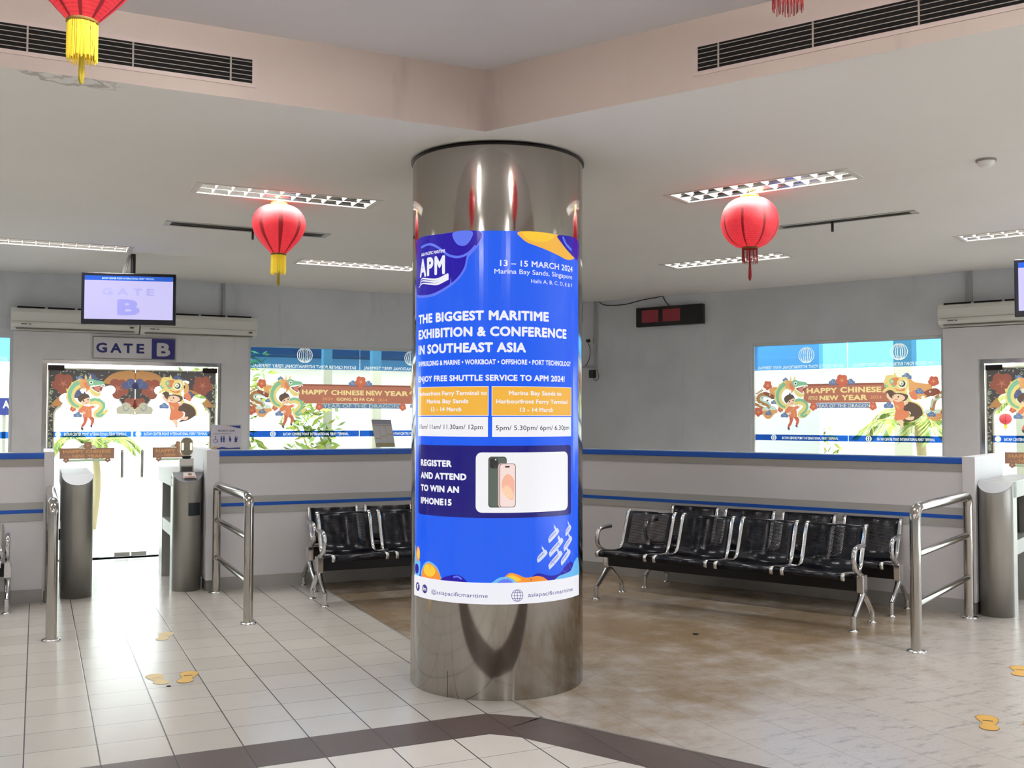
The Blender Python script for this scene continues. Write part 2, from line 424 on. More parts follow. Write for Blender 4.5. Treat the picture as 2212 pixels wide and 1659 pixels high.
class Print(Art):
    """artwork printed as one skin: every spot carries only the topmost ink (light passes a single layer)"""
    def __init__(s, place, cell=0.0034):
        s.cut = None; s.place = place; s.cell = cell; s.polys = []; s.mb = MB(); s.lay = 0.0; s.step = 0.0
    def add(s, m, polys, tf=None):
        if not isinstance(polys[0][0], (tuple, list)): polys = [polys]
        for P in polys: s.polys.append((m, [tf(p) for p in P] if tf else P))
        return s
    def emit_tris(s, m, i, Q, F):
        for f in F: s.polys.append((m, [Q[k] for k in f]))
    def build(s, name, parent=None, **k):
        c = s.cell; grid = {}
        for m, P in s.polys:
            i = -1 if m is None else s.mb.mi(m); ys = [p[1] for p in P]; n = len(P)
            for r in range(math.ceil(min(ys) / c - 0.5), math.floor(max(ys) / c - 0.5) + 1):
                y = (r + 0.5) * c; xs = []
                for q in range(n):
                    (xa, ya), (xb, yb) = P[q], P[(q + 1) % n]
                    if (ya > y) != (yb > y): xs.append(xa + (y - ya) / (yb - ya) * (xb - xa))
                xs.sort()
                for a, b in zip(xs[0::2], xs[1::2]):
                    row = grid.setdefault(r, {})
                    for u in range(math.ceil(a / c - 0.5), math.floor(b / c - 0.5) + 1): row[u] = i
        for r, row in grid.items():
            row = {u: i for u, i in row.items() if i >= 0}
            ks = sorted(row); st = 0
            for j in range(1, len(ks) + 1):
                if j == len(ks) or ks[j] != ks[j - 1] + 1 or row[ks[j]] != row[ks[st]]:
                    x0, x1, y0, y1 = ks[st] * c, (ks[j - 1] + 1) * c, r * c, (r + 1) * c
                    s.mb.face([s.place(x0, y0, 0), s.place(x1, y0, 0), s.place(x1, y1, 0), s.place(x0, y1, 0)]).material_index = row[ks[st]]
                    st = j
        return s.mb.build(name, None, parent, recalc=False, **k)
def wall_place(y): return lambda u, v, l: (u, y - l, v)

# ------------------------------------------------------------------ room shell
m_ = [None] * 6
angs = [atan2(cos(LA) * 0 + sin(LA), -cos(LA))]          # direction of the left wall's normal
aL = pi / 2 + ANG_L; aR = pi / 2 + ANG_R
step = (2 * pi - (aL - aR)) / 5
SEC = [('L', aL), ('R', aR)] + [(None, aR - step * k) for k in (1, 2, 3, 4)]
HC = (-0.4925, 1.26); AP = 11.0
def hexpoly(apL, apR, ap):
    D = [apL, apR] + [ap] * 4; N = [(cos(a), sin(a)) for _, a in SEC]
    off = [D[k] if k < 2 else D[k] + N[k][0] * HC[0] + N[k][1] * HC[1] for k in range(6)]
    P = []
    for k in range(6):
        j = (k + 1) % 6; a, b = N[k], N[j]; det = a[0] * b[1] - a[1] * b[0]
        P.append(((off[k] * b[1] - a[1] * off[j]) / det, (a[0] * off[j] - off[k] * b[0]) / det))
    return P                                              # P[k]: vertex between side k and side k+1
OUT = hexpoly(NL, NR, AP)
INN = hexpoly(5.14, 4.45, 3.78)
# the right fascia runs at its own slight angle to the wall
INN[0] = rot2(2.252, 5.14, ANG_L)
INN[1] = (INN[0][0] + 4.45 * sin(0.964), INN[0][1] - 4.45 * cos(0.964))
def local(p, a): return rot2(p[0], p[1], -a)

# floor: one object, regions laid in the tile grid of the left gate
def fl(poly): return [(p[0], p[1], 0) for p in poly]
toL = lambda x, y: rot2(*rot2(x, y, ANG_R), -ANG_L)       # right frame -> left frame
mb = MB()
RO = lambda s, n: toL(-s, n)
A1 = (2.233, 5.067); A2 = (2.471, 4.868); A3 = RO(3.17, 4.45); A4 = RO(-9, 4.45)
B1 = (2.108, 4.73); B2 = (2.206, 4.638); B3 = RO(3.04, 4.12); B4 = RO(-9, 4.12)
outL = [local(p, ANG_L) for p in OUT]
mb.face(fl([(-13, 5.067), A1, A2, (2.471, 16), (-13, 16)]), TILE)
mb.face(fl([A2, A3, A4, (14, 16), (2.471, 16)]), BROWN)
mb.face(fl([(-13, 4.73), B1, B2, B3, A3, A2, A1, (-13, 5.067)]), BAND)
mb.face(fl([B3, B4, A4, A3]), BAND)
mb.face(fl([(-13, 4.73), (-13, -12), (14, -12), B4, B3, B2, B1]), TILEC)
mb.build('floor', rz=ANG_L, kind='structure')
def strip(pts, w, h, name):
    b = MB()
    for (x0, y0), (x1, y1) in zip(pts[:-1], pts[1:]):
        L = Vector((x1 - x0, y1 - y0, 0)); t = L.normalized(); q = Vector((-t.y, t.x, 0)) * w / 2
        a = Vector((x0, y0, 0)); c = Vector((x1, y1, 0)) + t * w * 0.3
        P = [a - q, c - q, c + q, a + q]
        b.face([(p.x, p.y, h) for p in P]); v = [Vector((p.x, p.y, 0.0)) for p in P]
        for k in range(4):
            b.face([tuple(v[k]), tuple(v[(k + 1) % 4]), (P[(k + 1) % 4].x, P[(k + 1) % 4].y, h), (P[k].x, P[k].y, h)])
    return b.build(name, mat('strip_metal', (225, 222, 218), 0.28, 0.85), rz=ANG_L, kind='structure')
strip([(2.474, PL - 0.01), (2.474, 5.06), A2, RO(3.16, 4.455), RO(-4, 4.455)], 0.014, 0.004, 'trim_1')

# ceiling, with openings cut for the fittings
FIT = {0: [(1.63, 7.27), (-1.33, 7.27), (0.14, 10.23), (3.04, 10.23), (-2.8, 10.23)],
       1: [(-2.81, 6.58), (0.15, 6.58), (-4.42, 9.46), (-1.55, 9.54), (1.35, 9.54)]}
for k in (2, 3, 4, 5):
    a = SEC[k][1] - pi / 2; cx, cy = local(HC, a)
    FIT[k] = [(cx + 1.5, cy + 5.9), (cx - 1.5, cy + 5.9), (cx, cy + 8.8), (cx + 2.9, cy + 8.8), (cx - 2.9, cy + 8.8)]
FW, FD = 1.30, 0.31
SLOT = {0: (0.945, 2.285, 8.60, 8.79), 1: (-3.29, -2.185, 8.02, 8.15)}
cb = MB()
for k in range(6):
    a = SEC[k][1] - pi / 2
    j = (k - 1) % 6
    quad = [local(p, a) for p in (OUT[j], OUT[k], INN[k], INN[j])]
    t = bmesh.new(); t.faces.new([t.verts.new((p[0], p[1], 0)) for p in quad])
    holes = [(x - FW / 2, x + FW / 2, y - FD / 2, y + FD / 2) for x, y in FIT[k]]
    if k in SLOT: holes.append(SLOT[k])
    for h in holes:
        for co, no in (((h[0], 0, 0), (1, 0, 0)), ((h[1], 0, 0), (1, 0, 0)), ((0, h[2], 0), (0, 1, 0)), ((0, h[3], 0), (0, 1, 0))):
            bmesh.ops.bisect_plane(t, geom=t.verts[:] + t.edges[:] + t.faces[:], plane_co=co, plane_no=no)
    for f in t.faces:
        c = f.calc_center_median()
        if any(h[0] < c.x < h[1] and h[2] < c.y < h[3] for h in holes): continue
        cb.face([rot2(v.co.x, v.co.y, a - ANG_L) + (ZC,) for v in f.verts][::-1], CEIL)
    t.free()
cb.build('ceiling', rz=ANG_L, recalc=False, kind='structure')
rb = MB()
rb.face([(p[0], p[1], ZR) for p in INN], CEILR)
rb.build('ceiling_raised', recalc=False, kind='structure')
fb = MB()
for k in range(6):
    p, q = INN[(k - 1) % 6], INN[k]
    fb.face([(p[0], p[1], ZC), (q[0], q[1], ZC), (q[0], q[1], ZR), (p[0], p[1], ZR)], FASC)
fb.build('trim_2', recalc=False, kind='structure')

def wall_with_holes(name, a, plane, x0, x1, holes, material, th=0.22, z1=ZC + 0.3):
    xs = sorted({x0, x1} | {h[0] for h in holes} | {h[1] for h in holes}); zs = sorted({0.0, z1} | {h[2] for h in holes} | {h[3] for h in holes})
    b = MB()
    for i in range(len(xs) - 1):
        for j in range(len(zs) - 1):
            cx, cz = (xs[i] + xs[i + 1]) / 2, (zs[j] + zs[j + 1]) / 2
            if any(h[0] < cx < h[1] and h[2] < cz < h[3] for h in holes): continue
            for y in (plane, plane + th):
                b.face([(xs[i], y, zs[j]), (xs[i + 1], y, zs[j]), (xs[i + 1], y, zs[j + 1]), (xs[i], y, zs[j + 1])], material)
    for h in holes:
        y0, y1 = plane, plane + th
        for (xa, za), (xb, zb) in (((h[0], h[2]), (h[1], h[2])), ((h[1], h[2]), (h[1], h[3])), ((h[1], h[3]), (h[0], h[3])), ((h[0], h[3]), (h[0], h[2]))):
            b.face([(xa, y0, za), (xb, y0, zb), (xb, y1, zb), (xa, y1, za)], material)
    for z in (0.0, z1): b.face([(x0, plane, z), (x1, plane, z), (x1, plane + th, z), (x0, plane + th, z)], material)
    for x in (x0, x1): b.face([(x, plane, 0), (x, plane + th, 0), (x, plane + th, z1), (x, plane, z1)], material)
    return b.build(name, rz=a, kind='structure')
WZ = 0.92
WINL = (2.295, 5.12, WZ, 2.505); WINL0 = (-2.55, -0.245, WZ, 2.52); DOORL = (0.05, 1.98, 0.0, 2.255)
WINR = (-5.135, -2.875, WZ, 2.535); DOORR = (-2.52, -0.58, 0.0, 2.25)
cL = local(OUT[0], ANG_L)[0]; cR = local(OUT[0], ANG_R)[0]
wall_with_holes('wall_left', ANG_L, NL, local(OUT[5], ANG_L)[0], cL, [WINL, WINL0, DOORL], WALL)
wall_with_holes('wall_right', ANG_R, NR, cR, local(OUT[1], ANG_R)[0], [WINR, DOORR], WALL)
for nm, k in (('wall_far_right', 2), ('wall_back_right', 3), ('wall_back_left', 4), ('wall_far_left', 5)):
    a = SEC[k][1] - pi / 2; p = local(OUT[k - 1], a); q = local(OUT[k], a)
    wall_with_holes(nm, a, p[1], p[0], q[0], [], WALL)
# the lighter surround of each gate, slightly proud of the wall
def surround(name, a, plane, x0, x1, door, top):
    b = MB(); y0, y1 = plane - 0.035, plane - 0.001
    b.box(x0, door[0], y0, y1, 0, top, PORTAL); b.box(door[1], x1, y0, y1, 0, top, PORTAL)
    b.box(door[0], door[1], y0, y1, door[3], top, PORTAL); return b.build(name, rz=a, kind='structure')
surround('trim_3', ANG_L, NL, WINL0[1], WINL[0], DOORL, 2.56)
surround('trim_4', ANG_R, NR, WINR[1], -0.3, DOORR, 2.60)
# ------------------------------------------------------------------ windows
STK = dict(red=sticker('sticker_red', (196, 84, 66)), brown=sticker('sticker_brown', (168, 92, 76)), umber=sticker('sticker_umber', (124, 84, 70), 0.45), cream=sticker('sticker_cream', (236, 206, 140)),
           green=sticker('sticker_green', (112, 176, 140)), yellow=sticker('sticker_yellow', (226, 200, 120)), orange=sticker('sticker_orange', (220, 150, 92)),
           blue=sticker('sticker_blue', (84, 106, 158)), teal=sticker('sticker_teal', (170, 208, 196)), skin=sticker('sticker_skin', (238, 190, 164)),
           hair=sticker('sticker_hair', (74, 56, 50)), white=sticker('sticker_white', (238, 236, 226)), tongue=sticker('sticker_tongue', (200, 110, 100)),
           coral=sticker('sticker_coral', (216, 112, 78)), black=sticker('sticker_black', (52, 50, 50)), night=sticker('sticker_night', (50, 48, 54)),
           wine=sticker('sticker_wine', (128, 62, 52)), navy=sticker('sticker_navy', (62, 70, 116)), ochre=sticker('sticker_ochre', (170, 112, 66)),
           stone=sticker('sticker_stone', (176, 170, 150)), sage=sticker('sticker_sage', (140, 156, 132)))
WTXT = sticker('film_lettering', (236, 240, 244))
TNAME = 'BATAM CENTER POINT INTERNATIONAL FERRY TERMINAL'
def ring_logo(A, m, cx, cz, r):
    for kx in (1.0, 0.72, 0.42, 0.16):
        for sx in (-1, 1):
            A.ribbon(m, [(cx + sx * r * kx * sin(t), cz + r * cos(t)) for t in [pi * (0.06 + 0.88 * j / 8) for j in range(9)]], r * 0.1, 2)
def window(idx, fr, W, film_z, strip_z, mull, logos, strip_txt):
    a = fang(fr); plane = NL if fr == 'L' else NR; x0, x1, z0, z1 = W
    y = plane + 0.06
    root = thing('window_%d' % idx, 'large glazed window with blue film along its head', 'window', frame_loc(fr, x0, plane), a, kind='structure')
    w = x1 - x0
    b = MB(); t = 0.035
    b.box(0, t, 0.02, 0.10, z0, z1); b.box(w - t, w, 0.02, 0.10, z0, z1); b.box(t, w - t, 0.02, 0.10, z0, z0 + t); b.box(t, w - t, 0.02, 0.10, z1 - t, z1)
    b.build('window_frame', FRAMEW, root)
    edges = [0.012] + [m - x0 for m in mull] + [w - 0.012]
    for e0, e1 in zip(edges[:-1], edges[1:]):
        g = MB(); g.box(e0 + 0.003, e1 - 0.003, 0.055, 0.063, z0 + 0.01, z1 - 0.01); g.build('glass_pane', GLASS, root)
    A = Print(lambda u, v, l: (u, 0.0535, v))
    for e0, e1 in zip(edges[:-1], edges[1:]):
        A.add(FILM, rect(e0 + 0.004, e1 - 0.004, film_z, z1 - 0.02))
    for e0, e1 in zip(edges[:-1], edges[1:]):
        A.text(WTXT, TNAME, e0 + 0.05, e1 - 0.05, film_z + 0.012, 0.042, 0.01, mirror=True)
    for lx, lz, lr in logos: ring_logo(A, WTXT, lx - x0, lz, lr)
    A.build('head_film', root)
    S = Print(lambda u, v, l: (u, 0.0535, v))
    for e0, e1 in zip(edges[:-1], edges[1:]):
        S.add(STRIPF, rect(e0 + 0.004, e1 - 0.004, strip_z[0], strip_z[1])); h = strip_z[1] - strip_z[0]; ww = e1 - e0
        S.add(WTXT, circ(e0 + 0.22 * ww, (strip_z[0] + strip_z[1]) / 2, h * 0.47, 24))
        S.add(STRIPF, circ(e0 + 0.22 * ww, (strip_z[0] + strip_z[1]) / 2, h * 0.25, 16, h * 0.4)); S.add(WTXT, circ(e0 + 0.22 * ww, (strip_z[0] + strip_z[1]) / 2, h * 0.12, 12, h * 0.36))
        S.text(WTXT, TNAME.replace('CENTER', 'CENTRE'), e0 + 0.31 * ww, e0 + 0.9 * ww, strip_z[0] + 0.018, h * 0.46, 0.025)
    S.build('lettered_strip', root)
    return root
window(1, 'L', WINL, 2.213, (1.374, 1.448), [3.706], [(3.0, 2.385, 0.093), (4.40, 2.385, 0.093)], '')
window(2, 'L', WINL0, 2.22, (1.374, 1.448), [-1.35], [(-0.8, 2.385, 0.093)], '')
window(3, 'R', WINR, 2.20, (1.342, 1.416), [-3.956], [(-4.45, 2.37, 0.093), (-3.37, 2.37, 0.093)], '')

# ---- festive stickers: motifs drawn in print units, 1 unit = 0.537 mm
U = 0.000537
def flower(A, tf, cx, cy, r, m='red', m2='orange'):
    A.add(STK[m], [circ(cx + 0.55 * r * cos(0.4 + 2 * pi * k / 5), cy + 0.55 * r * sin(0.4 + 2 * pi * k / 5), 0.48 * r, 14) for k in range(5)], tf)
    A.add(STK[m2], [[(cx + 0.08 * r * cos(q - 1.5), cy + 0.08 * r * sin(q - 1.5)), (cx + 0.5 * r * cos(q), cy + 0.5 * r * sin(q)), (cx + 0.08 * r * cos(q + 1.5), cy + 0.08 * r * sin(q + 1.5))] for q in [0.4 + 2 * pi * k / 5 for k in range(5)]], tf)
def cloud(A, tf, cx, cy, r, m='blue'):
    A.add(STK[m], [circ(cx - 0.55 * r, cy + 0.1 * r, 0.45 * r, 16), circ(cx + 0.5 * r, cy + 0.15 * r, 0.42 * r, 16), circ(cx, cy - 0.2 * r, 0.52 * r, 16), rect(cx - 0.9 * r, cx + 0.85 * r, cy + 0.1 * r, cy + 0.5 * r)], tf)
    A.ribbon(STK['teal'] if m == 'blue' else STK['blue'], [(cx + 0.3 * r * cos(t), cy - 0.15 * r + 0.3 * r * sin(t)) for t in (0, 1.2, 2.4, 3.6, 4.6)], 0.06 * r, 3, tf)
def waves(A, tf, cx, cy, r):
    for k, (rr, m) in enumerate(((1, 'teal'), (0.78, 'white'), (0.58, 'teal'), (0.36, 'white'), (0.18, 'teal'))):
        A.add(STK[m], [(cx + r * rr * cos(pi * j / 12), cy - r * rr * sin(pi * j / 12)) for j in range(13)], tf)
def small_dragon(A, tf):
    A.add(STK['orange'], smooth2([(520, 470), (600, 400), (720, 410), (720, 560), (600, 600)]), tf)
    flower(A, tf, 485, 355, 108)
    A.add(STK['orange'], smooth2([(330, 930), (390, 1060), (450, 1115), (540, 1112), (640, 1010), (720, 960), (640, 850), (450, 860)]), tf)
    A.ribbon(STK['ochre'], [(150, 770), (230, 800), (330, 850), (390, 880)], [70, 50], 4, tf)
    A.ribbon(STK['ochre'], [(640, 625), (520, 585), (400, 560), (290, 600), (270, 690), (360, 750), (480, 790), (520, 860), (500, 930)], 105, 5, tf)
    A.add(STK['ochre'], [[(230 + 30 * k, 560 - 18 * k), (180 + 34 * k, 520 - 26 * k), (265 + 30 * k, 535 - 18 * k)] for k in range(5)] + [[(215, 600 + 45 * k), (175, 590 + 50 * k), (220, 635 + 45 * k)] for k in range(3)], tf)
    A.ribbon(STK['teal'], [(560, 640), (440, 610), (330, 615), (310, 680), (390, 725), (500, 770), (545, 840)], 34, 5, tf)
    A.add(STK['wine'], smooth2([(370, 520), (450, 500), (540, 540), (640, 600), (650, 650), (560, 640), (450, 590)]), tf)
    A.add(STK['white'], [circ(535, 570, 18), [(380, 455), (470, 470), (520, 530), (460, 510)], circ(370, 660, 34, 12), circ(480, 690, 30, 12), circ(310, 790, 34, 12)], tf)
    A.add(STK['black'], [rect(560, 640, 645, 662), circ(536, 572, 8), [(330, 640), (360, 620), (350, 690)], [(440, 690), (520, 690), (470, 730)]], tf)
    waves(A, tf, 430, 930, 85); waves(A, tf, 600, 915, 85); cloud(A, tf, 640, 740, 78); cloud(A, tf, 505, 990, 82)
    flower(A, tf, 258, 958, 108)
def dragon_boy(A, tf):
    cloud(A, tf, 910, 235, 70); flower(A, tf, 785, 905, 66); cloud(A, tf, 885, 1035, 95)
    A.add(STK['yellow'], [[(740, 400), (750, 320), (850, 330)], [(660, 560), (640, 470), (740, 470)], [(650, 720), (640, 620), (710, 640)], [(1290, 690), (1320, 640), (1350, 720)], [(1390, 760), (1440, 730), (1430, 820)]], tf)
    body = [(960, 330), (830, 400), (745, 540), (735, 690), (800, 800), (900, 850), (1010, 850)]
    A.ribbon(STK['yellow'], body, [190, 110], 6, tf)
    A.ribbon(STK['green'], [(900, 320), (800, 400), (725, 530), (722, 680), (790, 800), (900, 862)], [95, 45], 6, tf)
    A.ribbon(STK['yellow'], [(870, 420), (800, 540), (800, 670), (880, 780), (1000, 820)], [40, 30], 6, tf)
    loop = [(1100, 760), (1220, 735), (1330, 770), (1370, 850), (1310, 930), (1240, 1000), (1260, 1055), (1340, 1050), (1420, 980), (1470, 930)]
    A.ribbon(STK['yellow'], loop, [135, 70], 6, tf)
    A.ribbon(STK['green'], [(1120, 715), (1240, 690), (1370, 750), (1410, 860), (1350, 960), (1270, 1030), (1330, 1060), (1410, 1010)], [60, 50], 6, tf)
    A.add(STK['yellow'], smooth2([(1390, 1000), (1460, 900), (1490, 930), (1450, 1020)]), tf)
    A.add(STK['orange'], [[(920, 240), (1010, 260), (900, 300)], [(900, 300), (1000, 330), (910, 380)], [(910, 370), (1010, 390), (930, 460)], [(950, 440), (1050, 420), (1010, 480)], [(1030, 430), (1120, 470), (1040, 550)], [(940, 250), (1100, 260), (1120, 440), (1010, 460), (930, 380)]], tf)
    A.add(STK['coral'], smooth2([(1000, 330), (1080, 330), (1130, 420), (1090, 470), (1020, 430)]), tf)
    A.add(STK['yellow'], [[(1010, 250), (1030, 130), (1060, 250)], [(1090, 240), (1135, 135), (1140, 250)]], tf)
    A.add(STK['wine'], [(1120, 430), (1300, 385), (1400, 370), (1345, 545), (1260, 540)], tf)
    A.add(STK['tongue'], smooth2([(1200, 440), (1300, 420), (1310, 500), (1260, 510)]), tf)
    A.add(STK['green'], smooth2([(1060, 270), (1140, 240), (1230, 275), (1380, 300), (1410, 345), (1330, 365), (1200, 385), (1110, 405), (1070, 340)]), tf)
    A.add(STK['yellow'], smooth2([(1115, 440), (1180, 490), (1260, 545), (1345, 555), (1320, 610), (1250, 640), (1150, 580), (1110, 510)]), tf)
    A.ribbon(STK['white'], [(1120, 430), (1240, 400), (1400, 368), (1405, 400)], 22, 4, tf); A.ribbon(STK['white'], [(1130, 440), (1220, 510), (1290, 545), (1345, 535)], 22, 4, tf)
    A.add(STK['white'], [circ(1140, 325, 40), [(1290, 440), (1380, 410), (1370, 380)], [(1300, 520), (1330, 490), (1340, 530)]], tf); A.add(STK['black'], circ(1142, 325, 20), tf)
    # the boy
    A.add(STK['hair'], [smooth2([(880, 640), (930, 590), (1010, 565), (1090, 590), (1120, 680), (1060, 760), (940, 770), (880, 710)]), [(980, 590), (1010, 510), (1050, 590)]], tf)
    A.add(STK['skin'], smooth2([(950, 720), (1000, 660), (1080, 640), (1120, 690), (1120, 760), (1070, 815), (990, 810), (945, 770)]), tf)
    A.add(STK['hair'], [smooth2([(930, 700), (1000, 640), (1080, 620), (1100, 650), (1010, 690), (950, 740)])], tf)
    A.add(STK['black'], [circ(997, 730, 17), circ(1085, 705, 15)], tf); A.ribbon(STK['wine'], [(1035, 770), (1065, 775), (1090, 755)], 8, 3, tf)
    A.add(STK['coral'], [smooth2([(960, 850), (1060, 840), (1140, 870), (1165, 970), (1160, 1090), (1070, 1100), (985, 1080), (975, 960)]), smooth2([(970, 860), (1000, 900), (960, 990), (885, 960), (900, 920)]), smooth2([(1110, 850), (1200, 820), (1240, 850), (1190, 890), (1130, 900)])], tf)
    A.add(STK['skin'], [circ(1000, 990, 34, 14), circ(1225, 838, 26, 12)], tf)
    A.ribbon(STK['orange'], [(1100, 850), (1030, 950), (990, 1000)], 12, 3, tf); A.ribbon(STK['orange'], [(1085, 880), (1110, 980), (1105, 1080)], 12, 3, tf); A.ribbon(STK['orange'], [(990, 1075), (1080, 1090), (1165, 1065)], 14, 3, tf)
    A.add(STK['red'], [smooth2([(1000, 1085), (1080, 1095), (1060, 1200), (1000, 1300), (950, 1280), (1000, 1180)]), smooth2([(1100, 1085), (1190, 1075), (1220, 1150), (1190, 1250), (1140, 1250), (1150, 1170)])], tf)
    A.add(STK['black'], [smooth2([(955, 1300), (1000, 1320), (990, 1375), (950, 1340)]), smooth2([(1130, 1265), (1175, 1260), (1180, 1310), (1150, 1300)])], tf)
def lion_girl(A, tf, rest=True):
    # coordinates run right from the middle of the banner
    if rest:
        cloud(A, tf, 1350, 225, 110); A.add(STK['orange'], smooth2([(1370, 280), (1500, 340), (1700, 380), (1850, 420), (1800, 640), (1600, 700), (1450, 600)]), tf)
        flower(A, tf, 1885, 335, 112)
        A.ribbon(STK['ochre'], [(2110, 520), (2000, 640), (1900, 720), (1860, 860), (1850, 950)], 100, 5, tf); A.ribbon(STK['teal'], [(2080, 560), (1990, 690), (1870, 740), (1830, 880)], 36, 5, tf)
        A.add(STK['wine'], smooth2([(1690, 560), (1800, 500), (1940, 480), (2010, 560), (1880, 640), (1730, 620)]), tf)
        A.add(STK['white'], [circ(1815, 548, 20), circ(2020, 630, 36, 12), circ(1670, 670, 40, 12), circ(1890, 690, 30, 12), circ(2070, 780, 36, 12), [(1850, 440), (1990, 410), (1900, 480)]], tf)
        A.add(STK['black'], [circ(1815, 548, 8), rect(1730, 1810, 635, 655), [(2040, 600), (2080, 640), (2030, 690)]], tf)
        A.add(STK['orange'], smooth2([(1700, 960), (1850, 1000), (2060, 930), (2110, 1040), (1960, 1150), (1800, 1120)]), tf)
        waves(A, tf, 1770, 1000, 85); waves(A, tf, 1950, 1000, 85); cloud(A, tf, 1840, 1020, 90); flower(A, tf, 2090, 970, 80); cloud(A, tf, 1600, 540, 100)
    cloud(A, tf, 975, 830, 110)
    # cape
    A.add(STK['yellow'], smooth2([(1360, 640), (1430, 740), (1560, 780), (1660, 880), (1690, 1010), (1640, 1060), (1400, 960), (1320, 780)]), tf)
    A.add(STK['hair'], smooth2([(1290, 830), (1380, 760), (1530, 800), (1630, 890), (1660, 1010), (1600, 1080), (1480, 1150), (1290, 1190), (1400, 1080), (1410, 970), (1260, 930)]), tf)
    A.add(STK['coral'], smooth2([(1390, 560), (1500, 520), (1560, 700), (1450, 690)]), tf)
    # lion head
    A.add(STK['yellow'], [smooth2([(900, 260), (930, 190), (1050, 180), (1190, 230), (1330, 230), (1380, 300), (1390, 420), (1340, 520), (1350, 600), (1210, 580), (1090, 540), (980, 500), (870, 560), (850, 520), (920, 440), (870, 360)]), [(1060, 250), (1100, 120), (1160, 240)]], tf)
    A.add(STK['orange'], smooth2([(1390, 280), (1480, 330), (1500, 480), (1430, 560), (1380, 480), (1420, 400)]), tf)
    A.add(STK['coral'], [smooth2([(1030, 260), (1180, 250), (1160, 350), (1100, 430), (1020, 380)]), smooth2([(1090, 460), (1200, 500), (1310, 470), (1280, 530), (1160, 520)])], tf)
    A.add(STK['green'], [circ(1040, 320, 52), circ(925, 400, 44, 14), circ(1080, 415, 30, 12)], tf); A.add(STK['yellow'], [circ(1040, 320, 26), circ(940, 385, 24, 12)], tf)
    A.add(STK['white'], circ(1250, 365, 100, 24), tf); A.add(STK['yellow'], circ(1235, 350, 86, 24), tf); A.add(STK['black'], circ(1255, 375, 66, 20), tf); A.add(STK['white'], circ(1240, 365, 46, 18), tf); A.add(STK['sage'], circ(1245, 372, 22, 14), tf)
    # the girl
    A.add(STK['hair'], [smooth2([(930, 540), (1010, 500), (1080, 550), (1070, 680), (1000, 680), (950, 640)]), smooth2([(1070, 580), (1220, 570), (1370, 620), (1330, 720), (1230, 740), (1080, 640)])], tf)
    A.add(STK['skin'], [smooth2([(1060, 620), (1160, 590), (1270, 620), (1310, 680), (1240, 740), (1140, 760), (1060, 700)]), smooth2([(950, 560), (930, 640), (1010, 740), (1070, 770), (1060, 700), (990, 640)]), smooth2([(1280, 770), (1350, 740), (1370, 780), (1300, 830)])], tf)
    A.add(STK['black'], [circ(1075, 630, 12), circ(1172, 645, 18)], tf); A.ribbon(STK['wine'], [(1100, 695), (1130, 708), (1160, 690)], 8, 3, tf)
    A.add(STK['coral'], smooth2([(1065, 740), (1160, 760), (1270, 740), (1290, 840), (1280, 930), (1390, 970), (1380, 1060), (1260, 1140), (1120, 1150), (1085, 1100), (1110, 930)]), tf)
    A.add(STK['orange'], smooth2([(1120, 810), (1190, 870), (1180, 910), (1130, 870)]), tf)
    A.add(STK['skin'], [smooth2([(1320, 1100), (1470, 1060), (1490, 1100), (1440, 1140), (1330, 1130)]), smooth2([(1140, 1150), (1260, 1145), (1260, 1290), (1220, 1300), (1200, 1230)])], tf)
    A.add(STK['stone'], smooth2([(1205, 1305), (1260, 1285), (1255, 1310)]), tf)
def banner(A, tf, x0, x1, y0, y1, oneline, blue, fx):
    A.add(STK['wine'], rect(x0, x1, y0, y0 + 34), tf); A.add(STK['brown'], rect(x0, x1, y0 + 34, y1), tf)
    cloud(A, tf, fx - 190, y0 - 30, 105); cloud(A, tf, fx + 190, y0 - 30, 105); flower(A, tf, fx, y0 - 70, 140)
    A.add(STK['blue'], [(blue[0], y1 + 6), (blue[1], y1 + 6), (blue[1] - 40, y1 + 115), (blue[0] + 40, y1 + 115)], tf)
    flower(A, tf, blue[0] - 20, y1 + 80, 90); flower(A, tf, blue[1] + 20, y1 + 80, 90)
def sticker_obj(fr, plane_y, ox, oz, label, draw, name='window_sticker', cat='sticker', scale=U, group=None):
    """flat print behind nothing: local origin (ox, oz) on the pane"""
    A = Print(lambda u, v, l: (u, plane_y - 0.0016, v))
    tf = lambda p: (p[0] * scale, -p[1] * scale)
    draw(A, tf)
    o = A.build(name, loc=frame_loc(fr, ox, 0, oz), rz=fang(fr)); tag(o, label, cat, group); return o
def txt(A, m, s, x0, x1, yb, cap, bold=0.03): A.text(STK[m], s, x0 * U, x1 * U, -yb * U, cap * U, bold)
def draw_R(A, tf):
    small_dragon(A, tf); banner(A, tf, 1330, 3330, 345, 765, False, (1570, 2830), 2190)
    txt(A, 'cream', 'HAPPY', 1400, 2080, 550, 125, 0.045); txt(A, 'cream', 'CHINESE', 2150, 3035, 545, 130, 0.045)
    txt(A, 'cream', 'NEW', 1690, 2110, 712, 120, 0.045); txt(A, 'cream', 'YEAR', 2180, 2735, 712, 125, 0.045)
    txt(A, 'cream', 'GONG XI', 1440, 1640, 645, 38); txt(A, 'cream', 'FA CAI', 1440, 1640, 692, 38)
    txt(A, 'orange', '2024', 2800, 3035, 682, 72, 0.0); txt(A, 'white', 'YEAR OF THE DRAGON', 1610, 2790, 862, 70, 0.0)
    dragon_boy(A, tf); t2 = lambda p: tf((p[0] + 2212, p[1])); lion_girl(A, t2)
sticker_obj('R', NR + 0.054, -5.20, 2.206, 'festive banner sticker with dragon boy and lion girl on the window right of the pillar', draw_R)
